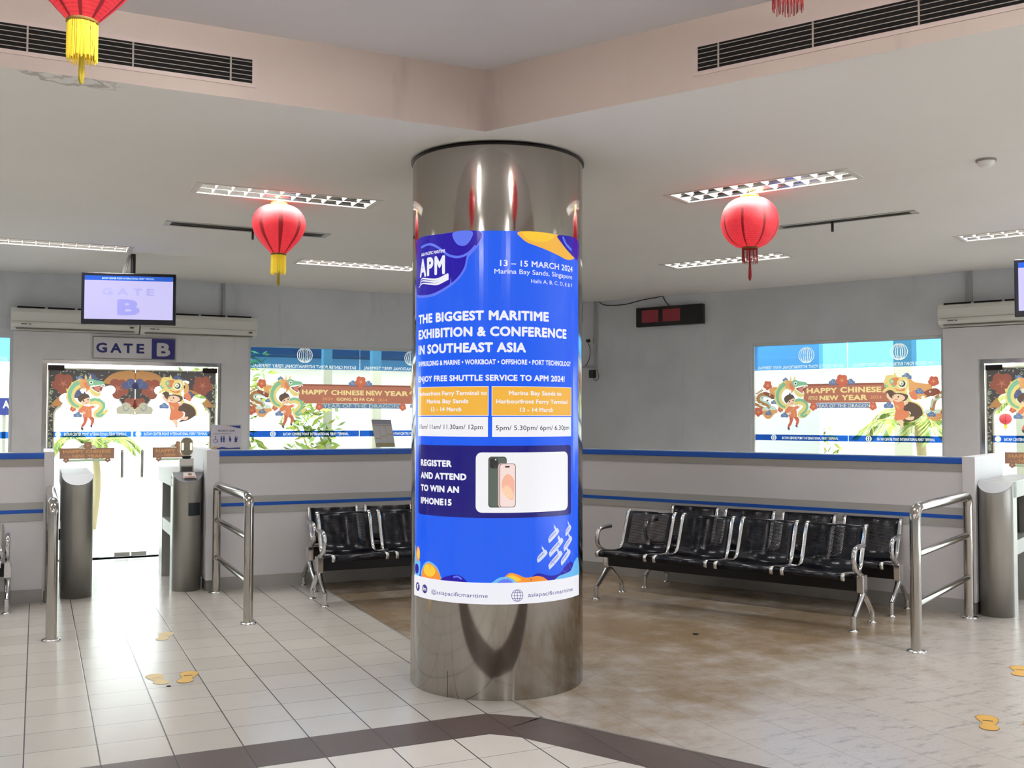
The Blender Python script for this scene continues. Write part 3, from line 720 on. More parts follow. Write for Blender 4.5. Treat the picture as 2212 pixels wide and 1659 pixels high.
def draw_L(A, tf):
    small_dragon(A, tf); banner(A, tf, 1330, 4380, 350, 790, True, (1830, 3830), 2800)
    txt(A, 'cream', 'HAPPY', 1400, 2020, 590, 120, 0.045); txt(A, 'cream', 'CHINESE', 2090, 2880, 595, 122, 0.045); txt(A, 'cream', 'NEW', 2930, 3330, 598, 122, 0.045); txt(A, 'cream', 'YEAR', 3380, 3980, 600, 122, 0.045)
    txt(A, 'orange', '2024', 1880, 2130, 720, 70, 0.0); txt(A, 'cream', 'GONG XI FA CAI', 2220, 3130, 730, 82, 0.035); txt(A, 'orange', '2024', 3220, 3450, 735, 70, 0.0)
    txt(A, 'teal', 'YEAR OF THE DRAGON', 1900, 3740, 890, 84, 0.0)
    dragon_boy(A, tf); lion_girl(A, lambda p: tf((p[0] + 3170, p[1])))
sticker_obj('L', NL + 0.054, 2.215, 2.215, 'long festive banner sticker on the window between gate B and the pillar', draw_L)
def draw_L0(A, tf):
    lion_girl(A, lambda p: tf((p[0] - 500, p[1])))
sticker_obj('L', NL + 0.054, -1.42, 2.20, 'festive lion sticker on the window at far left', draw_L0)

# ------------------------------------------------------------------ gate doors
DARKM = mat('dark_patch_metal', (52, 46, 48), 0.3, 0.9)
def gate_door(idx, fr, D, label):
    plane = NL if fr == 'L' else NR; x0, x1, z0, z1 = D; w = x1 - x0
    root = thing('door_%d' % idx, label, 'door', frame_loc(fr, x0, plane), fang(fr), kind='structure')
    b = MB(); b.box(0, w, 0.02, 0.10, z1 - 0.045, z1, CHROME); b.box(0, 0.05, 0.02, 0.10, 0, z1 - 0.045, STEEL); b.box(w - 0.03, w, 0.02, 0.10, 0, z1 - 0.045, STEEL)
    b.build('door_frame', None, root)
    mid = w / 2 - 0.015
    for s, (a, c) in enumerate(((0.055, mid - 0.008), (mid + 0.008, w - 0.035))):
        leaf = MB(); leaf.box(a, c, 0.05, 0.062, 0.015, z1 - 0.06); leaf = leaf.build('door_leaf', GLASS, root)
        hx = c - 0.10 if s == 0 else a + 0.10
        h = MB(); h.tube(bend([(hx, 0.05, 0.93), (hx, 0.0, 0.93), (hx, 0.0, 1.23), (hx, 0.05, 1.23)], 0.03), 0.017, STEEL); h.build('handle', None, leaf)
        p = MB()
        p.box((c - 0.165) if s == 0 else a, c if s == 0 else a + 0.165, 0.04, 0.072, 0.018, 0.066, BRUSH)
        p.box(a if s == 0 else c - 0.17, a + 0.17 if s == 0 else c, 0.04, 0.072, z1 - 0.115, z1 - 0.06, DARKM); p.build('patch_fitting', None, leaf)
    S = Print(lambda u, v, l: (u, 0.0485, v))
    zs = (1.383, 1.45) if fr == 'L' else (1.355, 1.431)
    for a, c in ((0.11, mid - 0.008), (mid + 0.008, w - 0.09)):
        S.add(STRIPF, rect(a, c, *zs)); S.text(WTXT, TNAME, a + 0.12, c - 0.05, zs[0] + 0.018, 0.035, 0.02); S.add(WTXT, circ(a + 0.06, sum(zs) / 2, 0.032))
    S.build('lettered_strip', root)
    return root
gate_door(1, 'L', DOORL, 'frameless glass double door of gate B')
gate_door(2, 'R', DOORR, 'frameless glass double door at the right edge of the hall')
def hny_sign(fr, x, z, label, name='door_sticker'):
    def d(A, tf):
        A.add(STK['umber'], rect(0, 1070, 0, 230), tf); A.add(STK['sage'], [(140, 232), (930, 232), (890, 285), (180, 285)], tf)
        flower(A, tf, 130, 250, 62, 'umber', 'ochre'); flower(A, tf, 940, 250, 62, 'umber', 'ochre'); cloud(A, tf, 440, -20, 70, 'stone'); cloud(A, tf, 650, -20, 70, 'stone'); flower(A, tf, 545, -50, 90, 'umber', 'ochre')
        txt(A, 'ochre', 'HAPPY', 70, 470, 110, 75, 0.04); txt(A, 'ochre', 'CHINESE', 510, 1000, 110, 75, 0.04); txt(A, 'ochre', 'NEW', 250, 480, 205, 72, 0.04); txt(A, 'ochre', 'YEAR', 540, 840, 205, 72, 0.04); txt(A, 'ochre', '2024', 880, 1000, 200, 45, 0.0); txt(A, 'ochre', 'FA CAI', 80, 220, 200, 40, 0.0)
    return sticker_obj(fr, (NL if fr == 'L' else NR) + 0.049, x, z, label, d, name)
hny_sign('L', 0.237, 1.262, 'brown festive new year plaque sticker on the left leaf of gate B door')
hny_sign('L', 1.225, 1.262, 'brown festive new year plaque sticker behind the face scanner at gate B')
hny_sign('R', -2.285, 1.255, 'brown festive new year plaque sticker on the glass door at the right edge')
def gate_art(w, flip, lion):
    """dark flowered arch for one leaf, w wide; drawn downwards from the leaf head, left jamb at 0"""
    K = w / 0.93
    def d(A, tf0):
        tf = (lambda p: tf0((w / U - p[0] * K, p[1]))) if flip else (lambda p: tf0((p[0] * K, p[1])))
        rnd = random.Random(5 + lion)
        # ground of the print: border strip, shoulder, and lobed arch edge
        edge = [(150, 1750), (150, 960), (190, 880), (260, 830), (300, 740), (280, 640), (400, 560), (520, 520), (700, 430), (900, 360), (1180, 400), (1330, 480), (1420, 560), (1400, 660), (1480, 780), (1520, 900), (1690, 960), (1735, 1010)]
        A.add(STK['stone'], [(0, 0), (1735, 0)] + edge[::-1] + [(0, 1750)], tf)
        e2 = [(118, 1750), (118, 940), (160, 850), (225, 800), (260, 720), (240, 630), (370, 530), (500, 490), (690, 400), (900, 330), (1200, 370), (1360, 450), (1450, 550), (1430, 660), (1500, 760), (1560, 880), (1700, 930), (1735, 950)]
        A.add(STK['night'], [(25, 25), (1735, 25)] + e2[::-1] + [(25, 1750)], tf)
        leaves = []
        for k in range(150):
            x = rnd.uniform(30, 1700); y = rnd.uniform(30, 900)
            if k % 3 == 0: x = rnd.uniform(32, 95); y = rnd.uniform(300, 1700)
            lim = 1740 if x < 110 else (330 if 600 < x < 1250 else 480 if x < 1400 and x > 380 else 860)
            if y > lim: continue
            q = rnd.uniform(0, 6.28); L = rnd.uniform(25, 48); leaves.append([(x - L * cos(q), y - L * sin(q)), (x + 8 * sin(q), y - 8 * cos(q)), (x + L * cos(q), y + L * sin(q)), (x - 10 * sin(q), y + 10 * cos(q))])
        A.add(STK['stone'], leaves[::2], tf); A.add(STK['sage'], leaves[1::2], tf)
        A.add(STK['ochre'], [smooth2([(60, 800), (180, 640), (350, 520), (560, 430), (640, 480), (520, 580), (360, 680), (250, 800), (140, 810)]), smooth2([(1100, 300), (1250, 120), (1500, 40), (1730, 60), (1730, 260), (1550, 320), (1350, 330)])], tf)
        flower(A, tf, 300, 330, 220, 'wine', 'brown'); flower(A, tf, 1390, 420, 220, 'wine', 'brown'); flower(A, tf, 1640, 760, 150, 'wine', 'brown')
        cloud(A, tf, 860, 230, 170, 'navy'); cloud(A, tf, 590, 560, 140, 'navy'); cloud(A, tf, 1650, 330, 180, 'navy'); cloud(A, tf, 1560, 860, 200, 'stone')
        A.add(None, [circ(680, 275, 90, 24, 48), circ(1235, 450, 105, 24, 92), circ(380, 640, 150, 24, 110), circ(1300, 715, 66, 20, 62)], tf)
        ox = (-0.145 if not lion else -0.19) / U; k = 0.97
        t2 = lambda p: tf0((p[0] * k + ox, p[1] * k - 18))
        (lion_girl(A, t2, False) if lion else dragon_boy(A, t2))
    return d
def leaf_art(fr, x0, w, z, flip, lion, label):
    py = (NL if fr == 'L' else NR) + 0.049
    sticker_obj(fr, py, x0, z, label, gate_art(w, flip, lion), 'door_sticker')
leaf_art('L', 0.105, 0.915, 2.165, False, 0, 'dark flowered arch print with a dragon boy on the left leaf of gate B')
leaf_art('L', 1.03, 0.905, 2.165, True, 1, 'dark flowered arch print with a lion girl on the right leaf of gate B')
leaf_art('R', -2.465, 0.93, 2.165, False, 0, 'dark flowered arch print with a dragon on the glass door at the right edge')
# ------------------------------------------------------------------ low partitions
def partition(fr, x0, x1, label, posts=(), returns=()):
    P = PL if fr == 'L' else PR; zt = 1.30 if fr == 'L' else 1.288
    root = thing('low_partition', label, 'partition', frame_loc(fr, x0, P), fang(fr)); w = x1 - x0; T = 0.15
    sk = 0.16
    MB().box(0, w, 0.006, T, 0.115, zt - 0.055).build('panel', WHITEP, root)
    MB().box(0, w, -0.012, T + 0.012, zt - 0.055, zt - 0.006, None, 0.004).build('blue_cap', BLUEP, root)
    MB().box(0, w, -0.006, T + 0.006, zt - 0.006, zt).build('cap_top', mat('cap_top_grey', (150, 160, 178), 0.25), root)
    MB().box(0, w, -0.004, 0.006, zt - 0.12, zt - 0.055).build('lip', mat('lip_grey', (172, 169, 166), 0.45), root)
    b = MB(); b.box(0, w, -0.004, 0.006, 0.708, 0.774); b.box(0, w, -0.004, 0.006, 0.806, 0.868); b.build('grey_band', GREYTRIM, root)
    MB().box(0, w, -0.006, 0.006, 0.774, 0.806).build('blue_stripe', BLUEP, root)
    MB().box(0, w, -0.002, T, 0.0, 0.115).build('kickboard', mat('kickboard_grey', (180, 178, 176), 0.5, noise=(3, 0.15)), root)
    for px, pw, dep in posts:                        # white end post with its return panel towards the door
        MB().box(px - x0, px - x0 + pw, -0.03, dep, 0.10, zt + 0.006, None, 0.003).build('end_post', WHITEP, root)
        MB().box(px - x0 + 0.008, px - x0 + pw - 0.008, -0.015, dep - 0.01, 0.0, 0.10).build('plinth', mat('plinth_grey', (140, 137, 134), 0.5), root)
    return root
partition('L', -4.2, 0.066, 'white low partition with blue cap left of gate B turnstiles', [(0.066, 0.082, 1.05)])
partition('L', 1.549, 4.9, 'white low partition with blue cap between gate B and the pillar', [(1.436, 0.113, 1.12)])
partition('R', -6.42, -2.06, 'white low partition with blue cap behind the four-seat benches right of the pillar', [(-2.06, 0.10, 1.05)])

# ------------------------------------------------------------------ turnstiles
def turnstile(fr, x, y, label, reader=False, flip=1):
    root = thing('turnstile', label, 'turnstile', frame_loc(fr, x, y), fang(fr), 'turnstiles at the gates'); R = 0.131
    N = 16; arc = [(-R * cos(pi * k / N), R - R * sin(pi * k / N)) for k in range(N + 1)]     # front half circle, nose at y=0
    D = arc + [(R, R + 0.14), (-R, R + 0.14)]
    zt = lambda y: 1.095 - max(0.0, (R - y) / R) * 0.092
    b = MB(); lo = [b.bm.verts.new((p[0], p[1], 0)) for p in D]; hi = [b.bm.verts.new((p[0], p[1], zt(p[1]) - 0.004)) for p in D]
    n = len(D)
    for k in range(n):
        f = b.bm.faces.new((lo[k], lo[(k + 1) % n], hi[(k + 1) % n], hi[k])); f.smooth = k < N
    b.bm.faces.new(lo[::-1]); b.build('front_post', BRUSH, root)
    c = MB(); top = [(p[0] * 1.015, p[1] - 0.002 if p[1] < R else p[1], zt(p[1])) for p in arc]
    bot = [(p[0], p[1], p[2] - 0.006) for p in top]
    tv = [c.bm.verts.new(p) for p in top]; bv = [c.bm.verts.new(p) for p in bot]
    c.bm.faces.new(tv); c.bm.faces.new(bv[::-1])
    for k in range(len(tv)): c.bm.faces.new((tv[k], bv[k], bv[(k + 1) % len(tv)], tv[(k + 1) % len(tv)]))
    c.build('sloped_cap', mat('cap_steel', (150, 152, 156), 0.5, 0.35), root)
    MB().box(-R, R, R, 1.36, 0.955, 1.095, None, 0.006).build('top_box', BRUSHL, root)
    MB().box(-R + 0.01, R - 0.01, 1.05, 1.33, 0, 0.955).build('rear_post', BRUSH, root)
    MB().box(-R + 0.012, R - 0.012, R + 0.14, 1.05, 0.48, 0.60).build('middle_bar', BRUSHL, root)
    MB().box(-0.006, 0.006, R + 0.14, 1.05, 0.60, 0.955).build('smoked_panel', SMOKED, root)
    MB().box(-flip * (R + 0.035) if flip > 0 else R + 0.002, -(R + 0.002) if flip > 0 else R + 0.035, 0.24, 0.30, 0.50, 0.60).build('flap_hinge', BLACK, root)
    if reader:
        q = MB(); a0, a1 = radians(-2), radians(52)
        for j in range(8):
            t0, t1 = a0 + (a1 - a0) * j / 8, a0 + (a1 - a0) * (j + 1) / 8; r = R + 0.003
            q.face([(r * sin(t0), R - r * cos(t0), 0.695), (r * sin(t1), R - r * cos(t1), 0.695), (r * sin(t1), R - r * cos(t1), 0.815), (r * sin(t0), R - r * cos(t0), 0.815)])
        q.build('reader_panel', mat('reader_black', (34, 40, 48), 0.3), root)
    return root
turnstile('L', 0.345, 9.765, 'left brushed steel turnstile of gate B, bare on top', flip=1)
turnstile('L', 1.29, 9.755, 'right brushed steel turnstile of gate B carrying the face scanner', True, flip=-1)
turnstile('R', -1.83, 8.91, 'brushed steel turnstile at the right edge by the white end post', flip=1)
# face scanner standing on the right turnstile
fs = thing('face_scanner', 'face scanning terminal with two lit strips standing on the gate B turnstile', 'scanner', frame_loc('L', 1.285, 9.93, 1.095), ANG_L)
MB().box(-0.062, 0.062, -0.03, 0.07, 0.0, 0.125, None, 0.004).build('base_box', BRUSHL, fs)
MB().box(-0.05, 0.05, -0.036, -0.029, 0.008, 0.05).build('base_panel', mat('scanner_dark_band', (70, 70, 68), 0.4), fs)
MB().box(-0.058, 0.058, -0.034, -0.029, 0.062, 0.120).build('base_screen', mat('scanner_white', (232, 231, 229), 0.3), fs)
MB().lathe([(0.032, 0.125), (0.05, 0.15)], None, 20).build('neck', BLACK, fs)
hd = MB(); hd.prism([(p[0], p[1]) for p in rrect(-0.056, 0.056, 0.15, 0.325, 0.05, 8)], -0.02, 0.025, 'y'); hd = hd.build('head', mat('scanner_rim', (205, 196, 176), 0.3, 0.6), fs)
MB().prism(rrect(-0.047, 0.047, 0.158, 0.317, 0.043, 8), -0.023, -0.019, 'y').build('screen', mat('scanner_glass', (150, 145, 128), 0.15), hd)
for sx in (-1, 1):
    MB().prism(rrect(sx * 0.038 - 0.009, sx * 0.038 + 0.009, 0.205, 0.275, 0.008, 4), -0.026, -0.0225, 'y').build('light_strip', mat('scanner_light', (255, 244, 200), 0.4, emit=(255, 240, 190), es=1.6 * ES), hd)
card = thing('instruction_card', 'small white and red card lying on the sloped turnstile cap', 'card', frame_loc('L', 1.30, 9.80, 1.055), ANG_L)
k = MB(); kk = lambda x, y: (x, y, 0.003 + (y) * 0.70)
k.face([kk(-0.058, -0.018), kk(0.058, -0.018), kk(0.052, 0.052), (-0.052, 0.052, 0.003 + 0.052 * 0.7)]); k.build('card_face', mat('card_white', (226, 218, 214), 0.5), card)
k = MB(); k.face([(x, y, z + 0.0015) for x, y, z in (kk(-0.05, -0.014), kk(0.05, -0.014), kk(0.049, -0.002), kk(-0.049, -0.002))]); k.build('red_line', mat('card_red', (176, 96, 88), 0.5), card)
k = MB(); k.face([(x, y, z + 0.0015) for x, y, z in (kk(-0.012, 0.012), kk(0.022, 0.012), kk(0.020, 0.04), kk(-0.011, 0.04))]); k.build('picture', mat('card_picture', (150, 120, 112), 0.5), card)

# ------------------------------------------------------------------ handrails
def handrail(fr, x, y0, y1, label):
    root = thing('handrail', label, 'handrail', frame_loc(fr, x, y0), fang(fr), 'queue handrails'); L = y1 - y0; r = 0.0375
    MB().tube(bend([(0, 0, 0.01), (0, 0, 0.985), (0, L, 0.985), (0, L, 0.01)], 0.09, 8), r, None, 20).build('frame_tube', STEEL, root)
    for z in (0.665, 0.325): MB().tube([(0, 0.0, z), (0, L, z)], 0.0255, None, 16).build('mid_rail', STEEL, root)
    for y in (0, L): MB().lathe([(0.066, 0.0), (0.066, 0.006), (0.058, 0.013), (0.040, 0.016)], None, 24, 0, y).build('floor_flange', CHROME, root)
    return root
handrail('L', 0.12, 8.04, 9.64, 'polished steel handrail left of gate B, seen end on')
handrail('L', 1.518, 8.05, 9.60, 'polished steel handrail between gate B and the left benches')
handrail('R', -1.99, 7.28, 8.79, 'polished steel handrail beside the long bench on the right')

# ------------------------------------------------------------------ beam benches
def perforated():
    b = NB('perforated_black_steel'); vec, X = b.obj()
    b.p.inputs['Base Color'].default_value = lin(20, 22, 32); b.p.inputs['Roughness'].default_value = 0.2; b.p.inputs['Metallic'].default_value = 0.35
    uv = b.n('UVMap'); x = b.n('SeparateXYZ'); b.l(uv.outputs[0], x.inputs[0])
    # holes in staggered rows, only inside the pressed field of the shell
    P = 0.0105
    row = b.math('FLOOR', b.math('DIVIDE', x.outputs[1], P))
    shift = b.math('MULTIPLY', b.math('FRACT', b.math('MULTIPLY', row, 0.5)), P)
    fx = b.math('SUBTRACT', b.math('FRACT', b.math('DIVIDE', b.math('ADD', x.outputs[0], shift), P)), 0.5)
    fy = b.math('SUBTRACT', b.math('FRACT', b.math('DIVIDE', x.outputs[1], P)), 0.5)
    d = b.math('SQRT', b.math('ADD', b.math('MULTIPLY', fx, fx), b.math('MULTIPLY', fy, fy)))
    hole = b.math('LESS_THAN', d, 0.33)
    inx = b.math('LESS_THAN', b.math('ABSOLUTE', x.outputs[0]), 0.185)
    def between(v, a, c): return b.math('MULTIPLY', b.math('GREATER_THAN', v, a), b.math('LESS_THAN', v, c))
    iny = b.math('MAXIMUM', between(x.outputs[1], 0.10, 0.36), between(x.outputs[1], 0.50, 0.79))
    fac = b.math('MULTIPLY', hole, b.math('MULTIPLY', inx, iny))
    t = b.n('BsdfTransparent'); mx = b.n('MixShader'); b.l(fac, mx.inputs[0]); b.l(b.p.outputs[0], mx.inputs[1]); b.l(t.outputs[0], mx.inputs[2]); b.l(mx.outputs[0], b.out.inputs[0])
    return b.m
PERF = perforated()
BENCHB = mat('bench_black', (16, 17, 24), 0.28, 0.3)
SEATPROF = [tuple(p[:2]) for p in smooth_path([(-0.045, 0.385, 0), (-0.055, 0.412, 0), (-0.03, 0.432, 0), (0.06, 0.428, 0), (0.20, 0.412, 0), (0.31, 0.412, 0), (0.365, 0.445, 0), (0.402, 0.518, 0), (0.450, 0.642, 0), (0.486, 0.728, 0), (0.506, 0.750, 0), (0.528, 0.748, 0)], 4)]
def bench(fr, x, y, label, seats=4):
    root = thing('beam_bench', label, 'bench', frame_loc(fr, x, y), fang(fr), 'airport style beam benches'); pitch = 0.567; L = 0.035 * 2 + pitch * seats - 0.065
    for k in range(seats):
        cx = 0.035 + 0.25 + pitch * k
        me = bmesh.new(); uv = me.loops.layers.uv.new('UVMap'); acc = 0; rows = []
        for j, p in enumerate(SEATPROF):
            if j: acc += sqrt((p[0] - SEATPROF[j - 1][0]) ** 2 + (p[1] - SEATPROF[j - 1][1]) ** 2)
            rows.append((p, acc))
        vs = [[me.verts.new((sx, p[0], p[1])) for sx in (-0.225, 0.225)] for p, a in rows]
        for j in range(len(rows) - 1):
            f = me.faces.new((vs[j][0], vs[j][1], vs[j + 1][1], vs[j + 1][0])); f.smooth = True
            for lp, (u, v) in zip(f.loops, ((-0.225, rows[j][1]), (0.225, rows[j][1]), (0.225, rows[j + 1][1]), (-0.225, rows[j + 1][1]))): lp[uv].uv = (u, v)
        md = bpy.data.meshes.new('seat'); me.to_mesh(md); me.free(); md.materials.append(PERF)
        so = bpy.data.objects.new('seat', md); COL.objects.link(so); so.parent = root; so.location = (cx, 0, 0)
        sm = so.modifiers.new('thickness', 'SOLIDIFY'); sm.thickness = 0.004; sm.offset = 0
        for sx in (-1, 1):
            fb_ = MB(); P = SEATPROF; n = len(P); t = 0.011; w0, w1 = sx * 0.225, sx * 0.252
            up = []; dn = []
            for j in range(n):
                a, c = P[max(j - 1, 0)], P[min(j + 1, n - 1)]; tx, tz = c[0] - a[0], c[1] - a[1]; l = sqrt(tx * tx + tz * tz); nx, nz = -tz / l, tx / l
                up.append((P[j][0] + nx * t, P[j][1] + nz * t)); dn.append((P[j][0] - nx * t, P[j][1] - nz * t))
            A = [[fb_.bm.verts.new((w, q[0], q[1])) for q in lst] for w in (w0, w1) for lst in (up, dn)]
            for j in range(n - 1):
                for e, g in ((0, 1), (1, 3), (3, 2), (2, 0)):
                    f = fb_.bm.faces.new((A[e][j], A[e][j + 1], A[g][j + 1], A[g][j])); f.smooth = True
            for j in (0, n - 1): fb_.bm.faces.new((A[0][j], A[1][j], A[3][j], A[2][j]))
            fb_.build('side_frame', CHROME, so)
        MB().box(-0.03, 0.03, 0.12, 0.32, 0.385, 0.405).build('seat_bracket', BENCHB, so)
    MB().box(-0.01, L + 0.01, 0.18, 0.255, 0.275, 0.385, None, 0.006).build('beam', BENCHB, root)
    MB().tube([(0.05, 0.375, 0.398), (L - 0.05, 0.375, 0.398)], 0.012, None, 10).build('rear_rod', CHROME, root)
    for k, bx in enumerate((-0.008, L + 0.008)):
        lg = MB()
        lg.tube(smooth_path([(bx, 0.22, 0.40), (bx, 0.215, 0.30), (bx, 0.20, 0.245), (bx, 0.10, 0.16), (bx, 0.02, 0.105)], 5), [0.026] * 11 + [0.024, 0.023, 0.022, 0.021, 0.021, 0.02, 0.02, 0.02, 0.02, 0.02], None, 12)
        lg.tube(smooth_path([(bx, 0.20, 0.245), (bx, 0.27, 0.235), (bx, 0.36, 0.165), (bx, 0.45, 0.085)], 5), 0.021, None, 12)
        lg.box(bx - 0.028, bx + 0.028, 0.17, 0.265, 0.265, 0.40, None, 0.008)
        lg = lg.build('leg_frame', CHROME, root)
        for fy, fz in ((0.012, 0.115), (0.452, 0.095)):
            ft = MB(); ft.tube([(bx, fy, 0.014), (bx, fy, fz)], 0.0195, None, 14); ft.lathe([(0.036, 0.0), (0.036, 0.005), (0.022, 0.014)], None, 18, bx, fy); ft.build('foot', CHROME, lg)
        MB().tube(smooth_path([(bx, 0.20, 0.40), (bx, 0.13, 0.425), (bx, 0.055, 0.47), (bx, 0.03, 0.535), (bx, 0.055, 0.60), (bx, 0.13, 0.622), (bx, 0.26, 0.625)], 5), 0.0195, None, 12, ry=0.019).build('armrest', CHROME, root)
    return root
bench('R', -4.835, 7.66, 'long black perforated bench in front, nearest the pillar on its right')
bench('R', -4.785, 8.44, 'black perforated bench behind the front bench, backed to the right partition')
bench('L', 2.25, 8.47, 'front black perforated bench left of the pillar, partly hidden by it')
bench('L', 2.355, 9.23, 'black perforated bench backed to the partition left of the pillar')
bench('L', -2.48, 9.27, 'black bench end just showing at the left picture edge beside the handrail')

# ------------------------------------------------------------------ louvre light fittings
ALU = mat('louvre_aluminium', (226, 226, 226), 0.12, 1.0)
BLADE = mat('louvre_blade', (232, 234, 236), 0.3, 0.5)
def fitting(k, x, y, label):
    a = SEC[k][1] - pi / 2; X, Y = rot2(x, y, a)
    if fitting.proto:
        o = dup(fitting.proto, (X, Y, ZC), a, label)
        return o
    else:
        root = thing('ceiling_light', label, 'ceiling light', (X, Y, ZC), a, 'louvre lights in the ceiling')
        w, d, h = FW / 2, FD / 2, 0.115
        b = MB()
        for (xa, ya), (xb, yb) in (((-w, -d), (w, -d)), ((w, -d), (w, d)), ((w, d), (-w, d)), ((-w, d), (-w, -d))): b.face([(xa, ya, 0), (xb, yb, 0), (xb, yb, h), (xa, ya, h)])
        b.face([(-w, -d, h), (w, -d, h), (w, d, h), (-w, d, h)]); b.build('housing', WHITE, root)
        f = MB(); t = 0.016
        f.box(-w - t, w + t, -d - t, -d + 0.006, -0.004, 0.001); f.box(-w - t, w + t, d - 0.006, d + t, -0.004, 0.001); f.box(-w - t, -w + 0.02, -d, d, -0.004, 0.001); f.box(w - 0.02, w + t, -d, d, -0.004, 0.001)
        f.build('trim_frame', mat('fitting_frame', (216, 212, 204), 0.45), root)
        r = MB()                                              # two parabolic troughs
        for s in (-1, 1):
            yc = s * d / 2; hw = d / 2 - 0.006
            for e in (-1, 1):
                pr = [(yc + e * hw, 0.002), (yc + e * hw * 0.93, 0.018), (yc + e * hw * 0.80, 0.036), (yc + e * hw * 0.62, 0.052)]
                for p, q in zip(pr[:-1], pr[1:]): r.face([(-w + 0.02, p[0], p[1]), (w - 0.02, p[0], p[1]), (w - 0.02, q[0], q[1]), (-w + 0.02, q[0], q[1])], None, True)
        r.build('reflector', ALU, root)
        q = MB()
        for ya, yb in ((-0.008, 0.008), (-d + 0.002, -d + 0.009), (d - 0.009, d - 0.002)): q.box(-w + 0.02, w - 0.02, ya, yb, 0.0010, 0.0018)
        for xa, xb in ((-w + 0.002, -w + 0.03), (w - 0.03, w - 0.002)): q.box(xa, xb, -d + 0.002, d - 0.002, 0.0005, 0.05)
        q.build('spine', mat('fitting_spine', (205, 204, 200), 0.35, 0.5), root)
        v = MB(); n = 11
        for j in range(1, n):
            xx = -w + 0.02 + (2 * w - 0.04) * j / n
            for s in (-1, 1):
                yc = s * d / 2; hw = d / 2 - 0.007
                for e in (-1, 1):
                    v.face([(xx, yc - hw, 0.002), (xx, yc + hw, 0.002), (xx + e * 0.013, yc + hw * 0.62, 0.052), (xx + e * 0.013, yc - hw * 0.62, 0.052)])
        v.build('louvre_blades', BLADE, root)
        for s in (-1, 1):
            MB().tube([(-w + 0.04, s * d / 2, 0.085), (w - 0.04, s * d / 2, 0.085)], 0.013, None, 10).build('lamp_tube', mat('lamp_tube', (255, 255, 255), 0.4, emit=(255, 250, 240), es=3.0), root)
        fitting.proto = root; o = root
    ld = bpy.data.lights.new('lamp_light', 'AREA'); ld.shape = 'RECTANGLE'; ld.size = FW - 0.08; ld.size_y = FD - 0.06; ld.energy = LAMP_W; ld.color = (1.0, 0.975, 0.94)
    lo = bpy.data.objects.new('lamp_light', ld); COL.objects.link(lo); lo.parent = o; lo.location = (0, 0, 0.066)
    return o
fitting.proto = None
LBL = {(0, 0): 'louvre ceiling light above the diamond shaped lantern left of the pillar', (0, 2): 'louvre ceiling light above the gate B screen', (0, 3): 'louvre ceiling light meeting the left edge of the pillar',
       (1, 0): 'louvre ceiling light above the round lantern right of the pillar', (1, 2): 'louvre ceiling light behind the tassel of the round lantern', (1, 3): 'louvre ceiling light cut by the right picture edge'}
NM = {2: 'far right', 3: 'back right', 4: 'back left', 5: 'far left'}
for k in range(6):
    for j, (x, y) in enumerate(FIT[k]):
        if k >= 2 or (k, j) not in LBL:
            lb = 'louvre ceiling light out of sight above the %s side' % NM.get(k, 'left' if k == 0 else 'right')
        else: lb = LBL[(k, j)]
        fitting(k, x, y, lb)
# four fittings on the raised ceiling; the unseen back pair is added for light
def surface_fitting(x, y, rz, label):
    root = thing('batten_light', label, 'ceiling light', (x, y, ZR), rz)
    MB().box(-0.64, 0.64, -0.09, 0.09, -0.05, 0.0, None, 0.004).build('tray', WHITE, root)
    for s in (-1, 1): MB().tube([(-0.6, s * 0.045, -0.066), (0.6, s * 0.045, -0.066)], 0.014, None, 10).build('lamp_tube', mat('batten_tube', (255, 255, 255), 0.4, emit=(255, 251, 244), es=27.0), root)
for (x, y, r, w_) in ((-1.25, 3.35, radians(66), 'front left'), (0.92, 3.05, radians(114), 'front right'), (-2.2, 0.2, radians(90), 'back left'), (1.3, 0.0, radians(90), 'back right')):
    surface_fitting(x, y, r, 'twin tube batten light on the raised ceiling %s' % w_)

# ------------------------------------------------------------------ slot diffusers and grilles
def slot(fr, R, lever, label):
    x0, x1, y0, y1 = R; root = thing('slot_diffuser', label, 'air vent', frame_loc(fr, x0, y0, ZC), fang(fr)); w, d = x1 - x0, y1 - y0
    b = MB(); b.box(-0.015, w + 0.015, -0.015, 0.012, -0.004, 0.001); b.box(-0.015, w + 0.015, d - 0.012, d + 0.015, -0.004, 0.001); b.box(-0.015, 0.03, 0, d, -0.004, 0.001); b.box(w - 0.03, w + 0.015, 0, d, -0.004, 0.001)
    b.build('trim_frame', mat('slot_frame', (176, 172, 164), 0.4, 0.4), root)
    b = MB()
    for j in (1, 2): b.box(0.02, w - 0.02, d * j / 3 - 0.006, d * j / 3 + 0.006, 0.0, 0.02)
    b.build('vane', mat('slot_vane', (70, 70, 68), 0.5), root)
    b = MB(); b.box(0, w, 0, d, 0.03, 0.06); b.box(0, w, -0.002, 0, 0, 0.06); b.box(0, w, d, d + 0.002, 0, 0.06); b.build('duct', mat('duct_black', (18, 18, 17), 0.8), root)
    MB().box(lever - 0.008, lever + 0.008, d * 0.5 - 0.01, d * 0.5 + 0.01, -0.085, 0.0).build('lever', BLACK, root)
slot('L', SLOT[0], 0.70, 'dark slot air diffuser in the ceiling behind the left lantern')
slot('R', SLOT[1], 0.46, 'dark slot air diffuser in the ceiling behind the right lantern')
